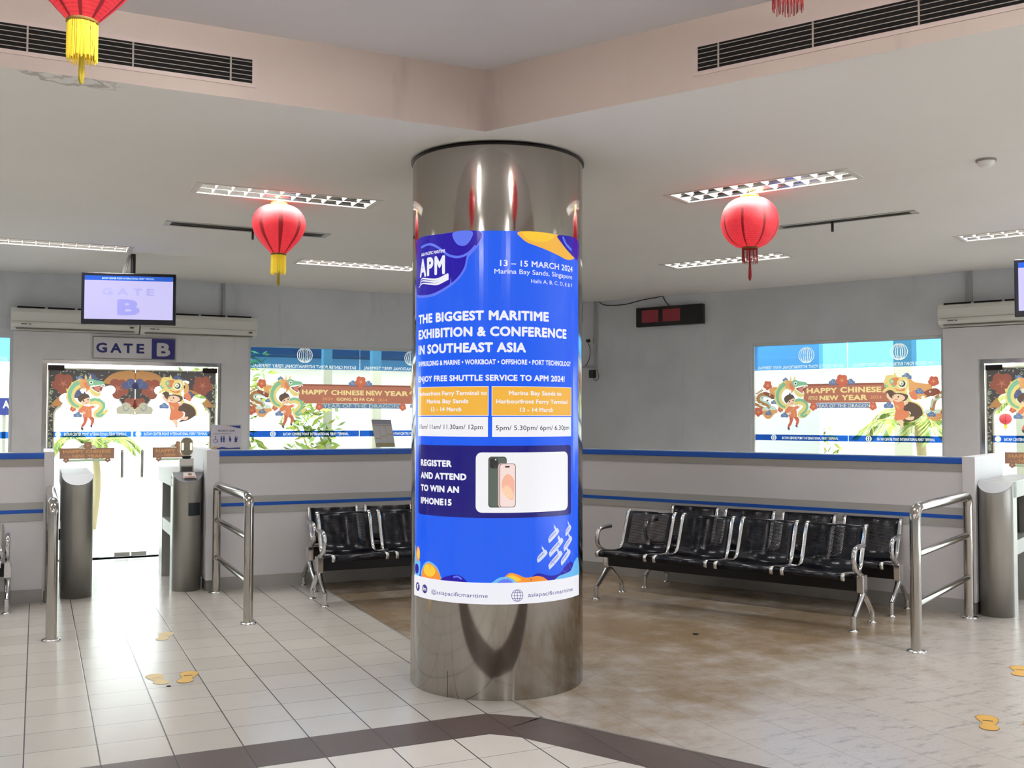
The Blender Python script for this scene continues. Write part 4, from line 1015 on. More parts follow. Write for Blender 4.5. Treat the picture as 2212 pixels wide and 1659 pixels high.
def grille(p, ang, x0, x1, bars, label):
    """set in the fascia; local x runs right along it, y into it"""
    root = thing('air_grille', label, 'air vent', (p[0], p[1], 0), ang); z0, z1 = 3.277, 3.438; ZL = 0.022
    b = MB()
    b.box(x0, x1, -0.006, 0, z0, z0 + 0.02); b.box(x0, x1, -0.006, 0, z1 - 0.02, z1); b.box(x0, x0 + ZL, -0.006, 0, z0 + 0.02, z1 - 0.02); b.box(x1 - ZL, x1, -0.006, 0, z0 + 0.02, z1 - 0.02)
    b.build('grille_frame', mat('grille_frame', (196, 180, 176), 0.5), root)
    MB().box(x0 + 0.01, x1 - 0.01, -0.0025, -0.001, z0 + 0.015, z1 - 0.015).build('dark_opening', DARK, root)
    for j in range(5):
        z = z0 + 0.02 + (z1 - z0 - 0.04) * (j + 0.75) / 5.3; MB().box(x0 + 0.02, x1 - 0.02, -0.0055, -0.003, z - 0.0016, z + 0.0016).build('slat', mat('grille_slat', (158, 150, 142), 0.5), root)
    for q in bars: MB().box(q - 0.004, q + 0.004, -0.008, -0.0028, z0 + 0.02, z1 - 0.02).build('upright', mat('grille_slat', (158, 150, 142), 0.5), root)
pl = rot2(0, 5.14, ANG_L)
grille(pl, ANG_L, -1.75, 0.983, (-1.45, -0.99, -0.53, -0.067, 0.393, 0.854), 'long black slatted air grille in the left fascia, top left')
dR = (INN[1][0] - INN[0][0], INN[1][1] - INN[0][1]); aFR = atan2(dR[1], dR[0])
grille(INN[0], aFR, 1.27, 4.0, (1.40, 1.86, 2.32, 2.78, 3.24, 3.70), 'long black slatted air grille in the right fascia, top right')

# ------------------------------------------------------------------ lanterns
def lantern_mat(name, ribw):
    b = NB(name); vec, X = b.obj()
    ang = b.math('ARCTAN2', X[1], X[0]); rib = b.math('COSINE', b.math('MULTIPLY', ang, 8.0))
    ribf = b.ramp(rib, 1 - ribw, 1 - ribw * 0.3, 0.0, 1.0)
    cv = b.n('CombineXYZ'); b.l(b.math('MULTIPLY', ang, 0.195), cv.inputs[0]); b.l(X[2], cv.inputs[1])
    br = b.n('TexBrick'); br.inputs['Scale'].default_value = 1.0; br.inputs['Brick Width'].default_value = 0.024; br.inputs['Row Height'].default_value = 0.0115; br.inputs['Mortar Size'].default_value = 0.0016
    b.l(cv.outputs[0], br.inputs[0])
    net = b.math('MULTIPLY', br.outputs['Fac'], b.ramp(b.noise(vec, 45, 3), 0.3, 0.6, 0.35, 1.0))
    bright = lin(255, 62, 74); mid = lin(214, 30, 44); dark = lin(140, 10, 22)
    col = b.mix(net, bright, mid); col = b.mix(ribf, col, dark)
    b.l(b.mix(0.85, col, lin(70, 8, 12)), b.p.inputs['Base Color']); b.p.inputs['Roughness'].default_value = 0.6
    b.l(col, b.p.inputs['Emission Color']); b.p.inputs['Emission Strength'].default_value = 0.70 * ES
    return b.m
LAND = lantern_mat('red_lantern_cloth', 0.34); LANR = lantern_mat('red_lantern_cloth_round', 0.10)
GOLDL = mat('lantern_gold_glow', (236, 196, 70), 0.35, 0.2, emit=(255, 214, 90), es=0.55 * ES)  # gold ring glows by itself, standing for the bulb's light on it
FRY = mat('yellow_fringe', (222, 198, 56), 0.7, emit=(222, 190, 40), es=0.22 * ES); FRR = mat('red_fringe', (128, 16, 24), 0.6, emit=(150, 16, 24), es=0.1 * ES)  # fringes get a faint glow of their own, as if lit by the bulb
BRIM = mat('lantern_brim', (120, 92, 34), 0.5)
DIAMOND = [(0.055, 0.360), (0.10, 0.353), (0.150, 0.325), (0.182, 0.280), (0.195, 0.225), (0.188, 0.175), (0.160, 0.120), (0.115, 0.065), (0.075, 0.022), (0.054, 0.0)]
BALL = [(0.060, 0.352), (0.112, 0.340), (0.158, 0.306), (0.188, 0.256), (0.201, 0.190), (0.198, 0.140), (0.178, 0.085), (0.138, 0.037), (0.092, 0.008), (0.058, 0.0)]
def lantern(x, y, z, top, ball, label, red, cord_w=0.0015, tassel=True):
    root = thing('paper_lantern', label, 'lantern', (x, y, z), 0.3, 'red festive lanterns')
    prof = [tuple(p[:2]) for p in smooth_path([(a, b, 0) for a, b in (BALL if ball else DIAMOND)], 4)][::-1]
    MB().lathe(prof, None, 64, cap=False, rf=lambda t: 1.0 - 0.012 * (0.5 + 0.5 * cos(8 * t)) ** 4).build('body', LANR if ball else LAND, root)
    h = 0.352 if ball else 0.36; rr = 0.06 if ball else 0.055
    MB().lathe([(rr - 0.004, h - 0.002), (rr + 0.002, h + 0.0), (rr + 0.004, h + 0.016), (rr - 0.006, h + 0.018), (rr - 0.008, h - 0.002)], None, 32, cap=False).build('top_ring', GOLDL, root)
    MB().lathe([(0.055, 0.004), (0.057, -0.008), (0.053, -0.012), (0.050, 0.002)], None, 32, cap=False).build('bottom_ring', BRIM, root)
    f = MB(); rnd = random.Random(int(x * 100) + 9)
    n = 96 if not red else 60
    for j in range(n):
        t = 2 * pi * j / n; r0 = 0.052 + rnd.uniform(-0.002, 0.002); L = (0.147 if not red else 0.112) + rnd.uniform(-0.014, 0.008); s = rnd.uniform(-0.05, 0.05)
        f.tube([(r0 * cos(t), r0 * sin(t), -0.006), (r0 * cos(t + s * 0.4), r0 * sin(t + s * 0.4), -L * 0.5), ((r0 + rnd.uniform(-.003, .003)) * cos(t + s), (r0 + rnd.uniform(-.003, .003)) * sin(t + s), -L)], 0.0018 if not red else 0.0016, None, 4)
    f.build('fringe', FRR if red else FRY, root)
    if tassel:
        t = MB()
        for j in range(14):
            q = 2 * pi * j / 14; t.tube([(0.003 * cos(q), 0.003 * sin(q), 0.0), (0.006 * cos(q), 0.006 * sin(q), -0.12), (0.010 * cos(q), 0.010 * sin(q), -0.19 - 0.03 * rnd.random()), (0.004 * cos(q), 0.004 * sin(q), -0.235)], 0.0022, None, 4)
        t.build('tassel', FRR if red else mat('tassel_olive', (170, 152, 40), 0.7), root)
    c = MB(); c.tube([(0, 0, h - 0.02), (0, 0, top - z - 0.0)], cord_w, None, 6); c.tube([(-rr, 0, h + 0.01), (0, 0, h + 0.035), (rr, 0, h + 0.01)], 0.0015, None, 6); c.build('cord', mat('cord_white', (226, 200, 190), 0.6), root)
    MB().lathe([(0.004, 0.20), (0.022, 0.215), (0.03, 0.245), (0.022, 0.275), (0.012, 0.30)], None, 16).build('bulb', mat('warm_bulb', (255, 230, 200), 0.4, emit=(255, 160, 140), es=9.0), root)
    return root
lantern(-1.7215, 7.3915, 2.812, ZC + 0.02, False, 'red diamond shaped lantern with yellow fringe hanging left of the pillar', False)
lantern(1.684, 7.1066, 2.817, ZC + 0.02, True, 'round red lantern with dark red tassels hanging right of the pillar', True)
lantern(-1.60, 3.70, 3.075, ZR, False, 'near red lantern with yellow fringe cut by the top left picture edge', False)
lantern(0.968, 3.50, 3.152, ZR, True, 'near round red lantern, only its fringe tips showing at the top right', True, tassel=False)

# ------------------------------------------------------------------ screens
def screen(x, y, z, rz, letter, top, label, cables):
    root = thing('hanging_monitor', label, 'screen', (x, y, z), rz); w, h = 0.437, 0.252
    MB().box(-w, w, 0, 0.045, -h, h, None, 0.006).build('casing', mat('monitor_black', (18, 18, 30), 0.25), root)
    A = Art(lambda u, v, l: (u, -l, v), off=0.001)
    scr = mat('lit_screen', (40, 40, 50), 0.2, emit=(212, 206, 255), es=0.92 * ES)
    A.add(scr, rect(-w + 0.03, w - 0.025, -h + 0.052, h - 0.03)); A.add(mat('screen_blue', (10, 30, 90), 0.2, emit=(36, 96, 206), es=0.9 * ES), rect(-w + 0.03, w - 0.025, h - 0.075, h - 0.03))
    A.text(mat('screen_pale', (150, 170, 200), 0.2, emit=(150, 190, 240), es=0.8 * ES), TNAME, -w + 0.19, w - 0.2, h - 0.062, 0.018, 0.01)
    if letter:
        g = mat('screen_letter_soft', (60, 60, 90), 0.2, emit=(186, 184, 244), es=0.9 * ES); g2 = mat('screen_letter', (60, 60, 90), 0.2, emit=(168, 166, 244), es=0.9 * ES)
        for ch, a0, a1 in (('G', -0.245, -0.15), ('A', -0.105, -0.005), ('T', 0.04, 0.125), ('E', 0.165, 0.24)): A.text(g, ch, a0, a1, 0.035, 0.072, 0.03)
        A.text(g2, letter, -0.105, 0.105, -0.16, 0.165, 0.05)
    A.build('display', root)
    MB().box(-0.10, 0.10, 0.045, 0.085, -0.12, 0.12).build('mount_plate', BLACK, root)
    MB().tube([(0.02, 0.09, -0.05), (0.02, 0.09, top - z)], 0.024, None, 14).build('ceiling_pole', BLACK, root)
    c = MB()
    for dx in (-0.035, -0.05, -0.06): c.tube(smooth_path([(dx - 0.02, 0.07, 0.2), (dx, 0.07, (top - z) * 0.7), (0.01 + dx * 0.4, 0.08, top - z - 0.01)], 6), 0.007, None, 8)
    c.build('cable', mat('grey_cable', (150, 150, 146), 0.5), root)
    return root
screen(-3.733, 9.78, 2.76, radians(10.3), 'B', ZC, 'hanging monitor showing faint GATE B letters over the left gate', True)
screen(4.80, 8.62, 2.75, radians(-22), None, ZC, 'hanging monitor cut by the right picture edge', True)

# ------------------------------------------------------------------ wall mounted things
def aircon(fr, x0, z0, label, w=1.31):
    plane = (NL if fr == 'L' else NR) - 0.001
    root = thing('wall_air_conditioner', label, 'air conditioner', frame_loc(fr, x0, plane, z0), fang(fr), 'white wall air conditioners')
    prof = [(0, 0.0), (-0.10, 0.0), (-0.165, 0.022), (-0.195, 0.06), (-0.205, 0.12), (-0.198, 0.19), (-0.175, 0.235), (-0.15, 0.250), (0, 0.250)]
    MB().prism(prof, 0.0, w, 'x').build('casing', CREAMP, root)
    b = MB()
    for j in range(4): b.box(0.05 + j * (w - 0.1) / 4 + 0.01, 0.05 + (j + 1) * (w - 0.1) / 4 - 0.02, -0.184, -0.02, 0.236, 0.2525)
    b.build('top_slot', DARK, root)
    b = MB(); b.box(0.02, w - 0.02, -0.209, -0.199, 0.083, 0.088); b.build('seam', mat('aircon_seam', (168, 165, 150), 0.5), root)
    b = MB(); b.box(0.05, w - 0.05, -0.178, -0.12, 0.004, 0.012); b.build('air_flap', mat('aircon_flap', (150, 147, 134), 0.5), root)
    b = MB(); b.box(0.10, 0.16, -0.207, -0.196, 0.054, 0.062); b.box(0.175, 0.20, -0.207, -0.196, 0.054, 0.062); b.box(w - 0.10, w - 0.06, -0.207, -0.196, 0.05, 0.066); b.build('badge', mat('aircon_badge', (70, 68, 66), 0.4), root)
    return root
aircon('L', -0.27, 2.565, 'left white wall air conditioner above gate B')
aircon('L', 1.055, 2.56, 'right white wall air conditioner above gate B')
aircon('R', -2.885, 2.61, 'white wall air conditioner over the gate at the right edge')
def sign():
    root = thing('gate_sign', 'white and blue GATE B sign board above the left glass door', 'sign', frame_loc('L', 0.56, NL - 0.036, 2.275), ANG_L)
    MB().box(0, 0.895, -0.022, 0, 0, 0.252, None, 0.003).build('board', mat('sign_frame', (150, 148, 146), 0.4, 0.5), root)
    A = Art(lambda u, v, l: (u, -0.022 - l, v), off=0.0008)
    A.add(mat('sign_white', (222, 218, 221), 0.45, noise=(4, 0.12)), rect(0.01, 0.885, 0.01, 0.242)); A.add(mat('sign_blue', (42, 44, 122), 0.45), rect(0.63, 0.885, 0.01, 0.242))
    n = mat('sign_navy', (44, 46, 118), 0.45)
    for ch, a, c in (('G', 0.035, 0.15), ('A', 0.185, 0.305), ('T', 0.325, 0.425), ('E', 0.465, 0.55)): A.text(n, ch, a, c, 0.068, 0.118, 0.035)
    A.text(mat('sign_letter_white', (205, 202, 206), 0.45), 'B', 0.685, 0.835, 0.04, 0.168, 0.045); A.build('lettering', root)
sign()
def clock():
    root = thing('wall_display', 'black digital wall display with two dark red panes', 'display', frame_loc('R', -6.715, NR - 0.001, 2.815), ANG_R); w = 0.965
    MB().box(0, w, -0.075, 0, 0, 0.255, None, 0.005).build('casing', mat('display_black', (10, 10, 13), 0.22), root)
    red = mat('dark_red_pane', (112, 34, 40), 0.35, emit=(92, 20, 28), es=0.35 * ES)
    for a, c in ((0.09, 0.335), (0.40, 0.65)): MB().box(a, c, -0.078, -0.074, 0.055, 0.215).build('red_pane', red, root)
    MB().box(0.69, 0.945, -0.077, -0.074, 0.02, 0.235).build('glossy_pane', mat('display_gloss', (6, 6, 10), 0.05), root)
    c = MB(); c.tube(smooth_path([(-0.62, -0.01, 0.385), (-0.50, -0.012, 0.335), (-0.22, -0.012, 0.325), (0.06, -0.012, 0.365), (0.28, -0.012, 0.385), (0.36, -0.012, 0.394), (0.40, -0.012, 0.33), (0.47, -0.02, 0.257)], 6), 0.006, None, 8)
    c.build('cable', BLACK, root)
clock()
TRK = mat('trunking_plastic', (160, 162, 164), 0.5)
def trunk(fr, x, z0, z1, label, w=0.035, extra=None):
    t = MB(); t.box(-w / 2, w / 2, -0.03, 0, z0, z1, None, 0.003)
    if extra: t.box(extra, -w / 2, -0.025, 0, z0 + 0.01, z0 + 0.04)
    o = t.build('cable_trunking', TRK, loc=frame_loc(fr, x, (NL if fr == 'L' else NR) - 0.001), rz=fang(fr)); tag(o, label, 'cable duct', 'cable trunking on the walls')
trunk('L', 2.0, 2.81, ZC, 'grey cable trunking rising from the right air conditioner of gate B')
trunk('R', -2.60, 2.86, ZC, 'grey cable trunking rising from the air conditioner at the right edge', 0.06)
trunk('R', -7.385, 2.295, ZC, 'grey cable trunking down the wall just right of the pillar', 0.04, -0.36)
def socket(x, z, label, plug):
    root = thing('wall_socket', label, 'socket', frame_loc('R', x, NR - 0.001, z), ANG_R)
    MB().box(-0.045, 0.045, -0.012, 0, -0.045, 0.045, None, 0.003).build('plate', mat('socket_plate', (205, 205, 200), 0.4), root)
    if plug == 'plug':
        MB().box(-0.045, 0.005, -0.05, -0.012, -0.03, 0.012, None, 0.006).build('plug', BLACK, root)
        MB().tube(smooth_path([(-0.02, -0.04, -0.03), (0.01, -0.035, -0.12), (0.0, -0.03, -0.24), (-0.05, -0.02, -0.33), (-0.13, -0.015, -0.37)], 6), 0.005, None, 8).build('lead', BLACK, root)
    else:
        MB().box(-0.095, -0.015, -0.075, -0.012, -0.085, 0.025, None, 0.006).build('adapter', BLACK, root)
        MB().tube(smooth_path([(0.0, -0.02, 0.04), (0.03, -0.03, -0.02), (0.035, -0.03, -0.09), (-0.01, -0.04, -0.12), (-0.04, -0.05, -0.08)], 6), 0.004, None, 8).build('lead', BLACK, root)
socket(-7.475, 2.684, 'white wall socket with black plug beside the trunking right of the pillar', 'plug')
socket(-7.365, 2.245, 'wall socket with black power adapter below the trunking right of the pillar', 'adapter')
sd = thing('smoke_detector', 'white round smoke detector on the ceiling at upper right', 'smoke detector', frame_loc('R', -1.387, 6.722, ZC), 0)
MB().lathe([(0.0, -0.045), (0.03, -0.045), (0.048, -0.032), (0.052, -0.012), (0.052, 0.0)], None, 28, cap=False).build('cover', WHITE, sd)
MB().lathe([(0.06, -0.012), (0.06, 0.0)], None, 28).build('base', mat('detector_base', (150, 148, 144), 0.5), sd)

# ------------------------------------------------------------------ notices standing on the cap of the partition
def priority():
    root = thing('notice_stand', 'priority lane notice in a clear stand on the partition right of gate B', 'notice', frame_loc('L', 1.485, 9.79, 1.306), ANG_L - radians(3)); w, h = 0.275, 0.232
    MB().box(0, w, 0.0, 0.004, 0.0, h).build('paper', mat('notice_paper', (214, 212, 226), 0.4), root)
    A = Art(lambda u, v, l: (u, -l, v), off=0.001)
    bl = mat('notice_blue', (44, 66, 150), 0.45); ye = mat('notice_ochre', (206, 172, 96), 0.45); gr = mat('notice_grey', (92, 96, 112), 0.5)
    A.text(gr, 'PRIORITY LANE', 0.065, 0.215, 0.168, 0.018, 0.035); A.text(mat('notice_pale', (140, 144, 160), 0.5), 'LALUAN PRIORITAS', 0.018, 0.178, 0.142, 0.014, 0.02)
    A.add(bl, [(0.16, h - 0.006), (w - 0.005, h - 0.006), (w - 0.005, h - 0.035), (0.215, h - 0.022)]); A.add(ye, [(0.12, h - 0.006), (0.16, h - 0.006), (0.20, h - 0.018)])
    A.add(ye, smooth2([(0.005, 0.008), (0.03, 0.028), (0.07, 0.024), (0.04, 0.012)])); A.add(bl, [(0.03, 0.005), (0.10, 0.024), (0.16, 0.014), (w - 0.005, 0.018), (w - 0.005, 0.005)])
    # the four pictograms
    A.ribbon(bl, [(0.042 + 0.018 * cos(t), 0.083 + 0.018 * sin(t)) for t in [2.2 + 0.42 * j for j in range(10)]], 0.004, 2); A.add(bl, [circ(0.040, 0.122, 0.005, 10), rect(0.037, 0.043, 0.092, 0.114), rect(0.040, 0.056, 0.090, 0.095), [(0.053, 0.092), (0.058, 0.092), (0.066, 0.074), (0.060, 0.073)]])
    for x in (0.095, 0.118): A.add(bl, [circ(x, 0.122, 0.006, 10), rect(x - 0.008, x + 0.008, 0.092, 0.114), rect(x - 0.006, x + 0.006, 0.068, 0.092)])
    A.add(bl, [circ(0.172, 0.122, 0.005, 10), smooth2([(0.167, 0.114), (0.177, 0.112), (0.184, 0.094), (0.174, 0.070), (0.166, 0.09)])])
    A.add(bl, [circ(0.226, 0.118, 0.006, 10), smooth2([(0.218, 0.108), (0.234, 0.105), (0.24, 0.085), (0.222, 0.078)]), rect(0.214, 0.238, 0.068, 0.076), [(0.236, 0.10), (0.248, 0.122), (0.250, 0.118), (0.24, 0.094)]])
    A.build('printing', root)
    b = MB(); b.box(-0.006, w + 0.008, 0.006, 0.009, 0, h + 0.006); b.box(-0.006, w + 0.008, -0.02, 0.06, -0.005, -0.001); b.build('clear_stand', GLASS, root)
priority()
def timetable():
    root = thing('leaflet_holder', 'grey timetable sheet leaning in a clear holder on the partition by the pillar', 'notice', frame_loc('L', 3.10, 9.79, 1.305), ANG_L)
    lean = lambda u, v, l: (u - v * 0.14, -l + v * 0.12, v)
    A = Art(lean, off=0.0); g = sticker('sheet_grey', (214, 214, 222), 0.22); A.add(g, rect(0.0, 0.205, 0.005, 0.285))
    A.add(sticker('sheet_blue_grey', (176, 186, 212), 0.22), rect(0.0, 0.205, 0.24, 0.285)); A.add(sticker('sheet_olive', (190, 184, 140), 0.22), [rect(0.004, 0.20, 0.015, 0.05), rect(0.07, 0.13, 0.112, 0.122), rect(0.01, 0.068, 0.09, 0.10), rect(0.135, 0.2, 0.13, 0.14)])
    A.add(sticker('sheet_line', (160, 160, 158), 0.22), [rect(0.0, 0.205, 0.225, 0.230), rect(0.066, 0.069, 0.06, 0.22), rect(0.133, 0.136, 0.06, 0.22)]); A.build('sheet', root)
    A = Art(lean, off=-0.004); A.add(GLASS, rect(-0.012, 0.222, 0.0, 0.302)); A.build('clear_holder', root)
    MB().box(-0.02, 0.23, -0.03, 0.06, -0.004, 0.0).build('holder_foot', GLASS, root)
timetable()
# ------------------------------------------------------------------ the pillar and its poster
PC = (-0.0921, 6.3078); PRD = 0.533; PROT = atan2(PC[0], -PC[1]) + pi
PROT = -atan2(PC[0], PC[1])
pil = thing('round_pillar', 'polished steel round pillar in the middle, wrapped in the blue poster', 'pillar', (PC[0], PC[1], 0), PROT)
MB().lathe([(PRD - 0.001, 0.0), (PRD, 0.004), (PRD, 3.198)], None, 160, cap=False).build('steel_cladding', PILLAR, pil)
MB().lathe([(PRD - 0.02, 3.198), (PRD - 0.02, ZC)], None, 96, cap=False).build('shadow_gap', DARK, pil)
b = MB(); b.lathe([(PRD + 0.001, 3.186), (PRD + 0.010, 3.188), (PRD + 0.010, 3.199), (PRD - 0.02, 3.2)], None, 128, cap=False); b.build('top_ring', mat('dark_ring', (40, 36, 34), 0.4, 0.8), pil)
b = MB()
for ang, zt in ((radians(-32), 0.15), (radians(69), 3.19), (radians(-76), 3.19)):
    r = PRD + 0.0006; c = MB
    b.face([(r * sin(ang - 0.003), -r * cos(ang - 0.003), 0), (r * sin(ang + 0.003), -r * cos(ang + 0.003), 0), (r * sin(ang + 0.003), -r * cos(ang + 0.003), zt), (r * sin(ang - 0.003), -r * cos(ang - 0.003), zt)])
b.build('cladding_seam', mat('seam_dark', (52, 46, 42), 0.5, 0.6), pil)
PR0 = PRD + 0.003
def cylp(u, v, l): a = u / 0.535; r = PR0 + l; return (r * sin(a), -r * cos(a), v)
def poster_art(off=0.0002): return Art(cylp, step=0.00012, off=off, cut=0.03)
def part(A, name, lab=None):
    o = A.build(name, POST)
    if lab: o['label'] = lab
    return o
POST = thing('advertising_poster', 'lit blue maritime exhibition poster wrapped round the steel pillar', 'poster', (PC[0], PC[1], 0), PROT)
gb = glow('blue', (26, 95, 248)); gw = glow('white', (240, 240, 248), 0.95); gn = glow('navy', (34, 14, 168)); gd = glow('deep', (26, 20, 120)); go = glow('orange', (246, 184, 68)); gy = glow('yellow', (255, 206, 60)); gl = glow('sky', (110, 190, 246)); gs = glow('shine', (98, 122, 244)); gt = glow('times', (50, 50, 60)); gv = glow('violet', (70, 60, 140)); gp = glow('card', (244, 244, 248), 0.95); gor = glow('amber', (250, 150, 52))
X0, X1, Z0, Z1 = -0.622, 0.615, 0.545, 2.683
sh = MB(); n = 48
for j in range(n):
    a, c = X0 + (X1 - X0) * j / n, X0 + (X1 - X0) * (j + 1) / n
    f = sh.face([cylp(a, Z0, 0), cylp(c, Z0, 0), cylp(c, Z1, 0), cylp(a, Z1, 0)]); f.smooth = True
for x in (X0, X1): sh.face([cylp(x, Z0, 0), cylp(x, Z1, 0), cylp(x, Z1, -0.0025), cylp(x, Z0, -0.0025)])
sh.build('poster_sheet', gb, POST, recalc=False)
# coloured blobs along the head and foot
A = poster_art()
A.add(gs, smooth2([(-0.615, 2.56), (-0.60, 2.68), (-0.35, 2.683), (-0.10, 2.683), (-0.112, 2.60), (-0.17, 2.53), (-0.19, 2.46), (-0.26, 2.385), (-0.40, 2.325), (-0.55, 2.325), (-0.617, 2.36)], 4))
A.add(gn, smooth2([(-0.617, 2.58), (-0.605, 2.682), (-0.35, 2.6825), (-0.105, 2.682), (-0.12, 2.60), (-0.175, 2.555), (-0.20, 2.47), (-0.27, 2.395), (-0.41, 2.34), (-0.55, 2.34), (-0.617, 2.375)], 4))
A.ribbon(gs, [(-0.55, 2.628), (-0.45, 2.634), (-0.37, 2.60), (-0.30, 2.553), (-0.23, 2.538), (-0.17, 2.558), (-0.125, 2.60)], 0.014, 4)
A.add(gs, smooth2([(-0.27, 2.683), (-0.25, 2.62), (-0.20, 2.60), (-0.16, 2.63), (-0.15, 2.683)], 4))
part(A, 'navy_blob')
A = poster_art()
A.add(go, smooth2([(0.13, 2.683), (0.145, 2.64), (0.20, 2.612), (0.28, 2.614), (0.345, 2.60), (0.40, 2.565), (0.46, 2.548), (0.53, 2.556), (0.56, 2.58), (0.50, 2.62), (0.44, 2.65), (0.40, 2.683)], 4))
A.add(gy, smooth2([(0.155, 2.683), (0.17, 2.645), (0.22, 2.63), (0.29, 2.634), (0.33, 2.65), (0.35, 2.683)], 4))
A.add(gn, smooth2([(0.39, 2.683), (0.42, 2.64), (0.47, 2.605), (0.54, 2.575), (0.612, 2.57), (0.612, 2.683)], 4)); A.ribbon(gs, [(0.43, 2.68), (0.46, 2.64), (0.52, 2.61)], 0.016, 4)
part(A, 'orange_blob')
A = poster_art(0.001); A.text(gw, 'ASIA PACIFIC MARITIME', -0.544, -0.325, 2.572, 0.020, 0.03)
for ch, a, c in (('A', -0.562, -0.487), ('P', -0.478, -0.418), ('M', -0.408, -0.325)): A.text(gw, ch, a, c, 2.445, 0.118, 0.045)
for dz in (0, 0.028, 0.054): A.ribbon(gw, [(-0.578 + dz * 0.5, 2.388 + dz * 0.62), (-0.53, 2.408 + dz * 0.55), (-0.45, 2.398 + dz * 0.5), (-0.38, 2.392 + dz * 0.5), (-0.30, 2.418 + dz * 0.42)], [0.004, 0.016], 5)
part(A, 'logo')
A = poster_art(); A.text(gw, '13 – 15 MARCH 2024', 0.014, 0.531, 2.479, 0.037, 0.018); A.text(gw, 'Marina Bay Sands, Singapore', -0.018, 0.525, 2.435, 0.029, 0.004); A.text(gw, 'Halls A, B, C, D, E & F', 0.198, 0.525, 2.387, 0.023, 0.0); part(A, 'event_date')
A = poster_art()
A.text(gw, 'THE BIGGEST MARITIME', -0.578, 0.317, 2.166, 0.060, 0.046); A.text(gw, 'EXHIBITION & CONFERENCE', -0.577, 0.464, 2.074, 0.060, 0.046); A.text(gw, 'IN SOUTHEAST ASIA', -0.577, 0.167, 1.982, 0.060, 0.046)
A.text(gw, 'SHIPBUILDING & MARINE • WORKBOAT • OFFSHORE • PORT TECHNOLOGY', -0.576, 0.508, 1.912, 0.031, 0.036); A.text(gw, 'ENJOY FREE SHUTTLE SERVICE TO APM 2024!', -0.574, 0.446, 1.818, 0.037, 0.04); part(A, 'headline_text')
A = poster_art()
for a, c in ((-0.577, -0.053), (-0.029, 0.514)): A.add(gw, rect(a - 0.003, c + 0.003, 1.617, 1.787)); A.add(go, rect(a, c, 1.620, 1.784)); A.add(gp, rect(a, c, 1.497, 1.611))
A.text(gw, 'Harbourfront Ferry Terminal to', -0.572, -0.059, 1.736, 0.026, 0.03); A.text(gw, 'Marina Bay Sands', -0.474, -0.168, 1.690, 0.026, 0.03); A.text(gw, '13 - 14 March', -0.433, -0.211, 1.643, 0.026, 0.03)
A.text(gw, 'Marina Bay Sands to', 0.066, 0.416, 1.736, 0.026, 0.03); A.text(gw, 'Harbourfront Ferry Terminal', -0.006, 0.473, 1.688, 0.026, 0.03); A.text(gw, '13 - 14 March', 0.131, 0.348, 1.640, 0.026, 0.03)
A.text(gt, '10am/ 11am/ 11.30am/ 12pm', -0.556, -0.083, 1.540, 0.028, 0.004); A.text(gt, '5pm/ 5.30pm/ 6pm/ 6.30pm', -0.008, 0.490, 1.536, 0.028, 0.004); part(A, 'shuttle_timetable')
A = poster_art(); A.add(gd, rrect(-0.569, 0.512, 1.034, 1.446, 0.02)); A.add(gp, rrect(-0.123, 0.478, 1.064, 1.408, 0.035))
for s, a, c, z in (('REGISTER', -0.538, -0.273, 1.321), ('AND ATTEND', -0.537, -0.178, 1.247), ('TO WIN AN', -0.536, -0.224, 1.173), ('IPHONE15', -0.535, -0.272, 1.098)): A.text(gw, s, a, c, z, 0.041, 0.055)
g1 = glow('phone_green', (96, 106, 96)); g2 = glow('phone_dark', (58, 66, 64)); g3 = glow('phone_pink', (250, 226, 220)); g4 = glow('phone_peach', (250, 186, 160)); g5 = glow('phone_line', (60, 52, 54)); g6 = glow('phone_rim', (226, 190, 186))
A.add(g2, rrect(-0.050, 0.055, 1.094, 1.384, 0.018)); A.add(g1, rrect(-0.046, 0.052, 1.099, 1.380, 0.016)); A.add(g2, rrect(-0.042, 0.006, 1.316, 1.376, 0.014))
A.add(g5, [circ(-0.028, 1.362, 0.0115, 14), circ(-0.027, 1.332, 0.0115, 14), circ(-0.006, 1.346, 0.0115, 14)]); A.add(gp, circ(-0.008, 1.367, 0.004, 10))
A.add(g6, rrect(0.006, 0.108, 1.094, 1.346, 0.018)); A.add(g5, rrect(0.014, 0.106, 1.096, 1.344, 0.016)); A.add(g3, rrect(0.0165, 0.1035, 1.0985, 1.3415, 0.015)); A.add(g4, smooth2([(0.03, 1.25), (0.06, 1.285), (0.095, 1.255), (0.098, 1.19), (0.09, 1.14), (0.06, 1.15), (0.03, 1.19)])); A.add(glow('phone_cream', (255, 214, 176)), smooth2([(0.03, 1.20), (0.06, 1.22), (0.092, 1.18), (0.088, 1.145), (0.06, 1.152), (0.034, 1.175)])); A.add(g5, rrect(0.045, 0.072, 1.322, 1.331, 0.004)); part(A, 'prize_panel')
A = poster_art(); gsh = glow('ship', (214, 222, 246)); gsl = glow('ship_grey', (164, 172, 222))
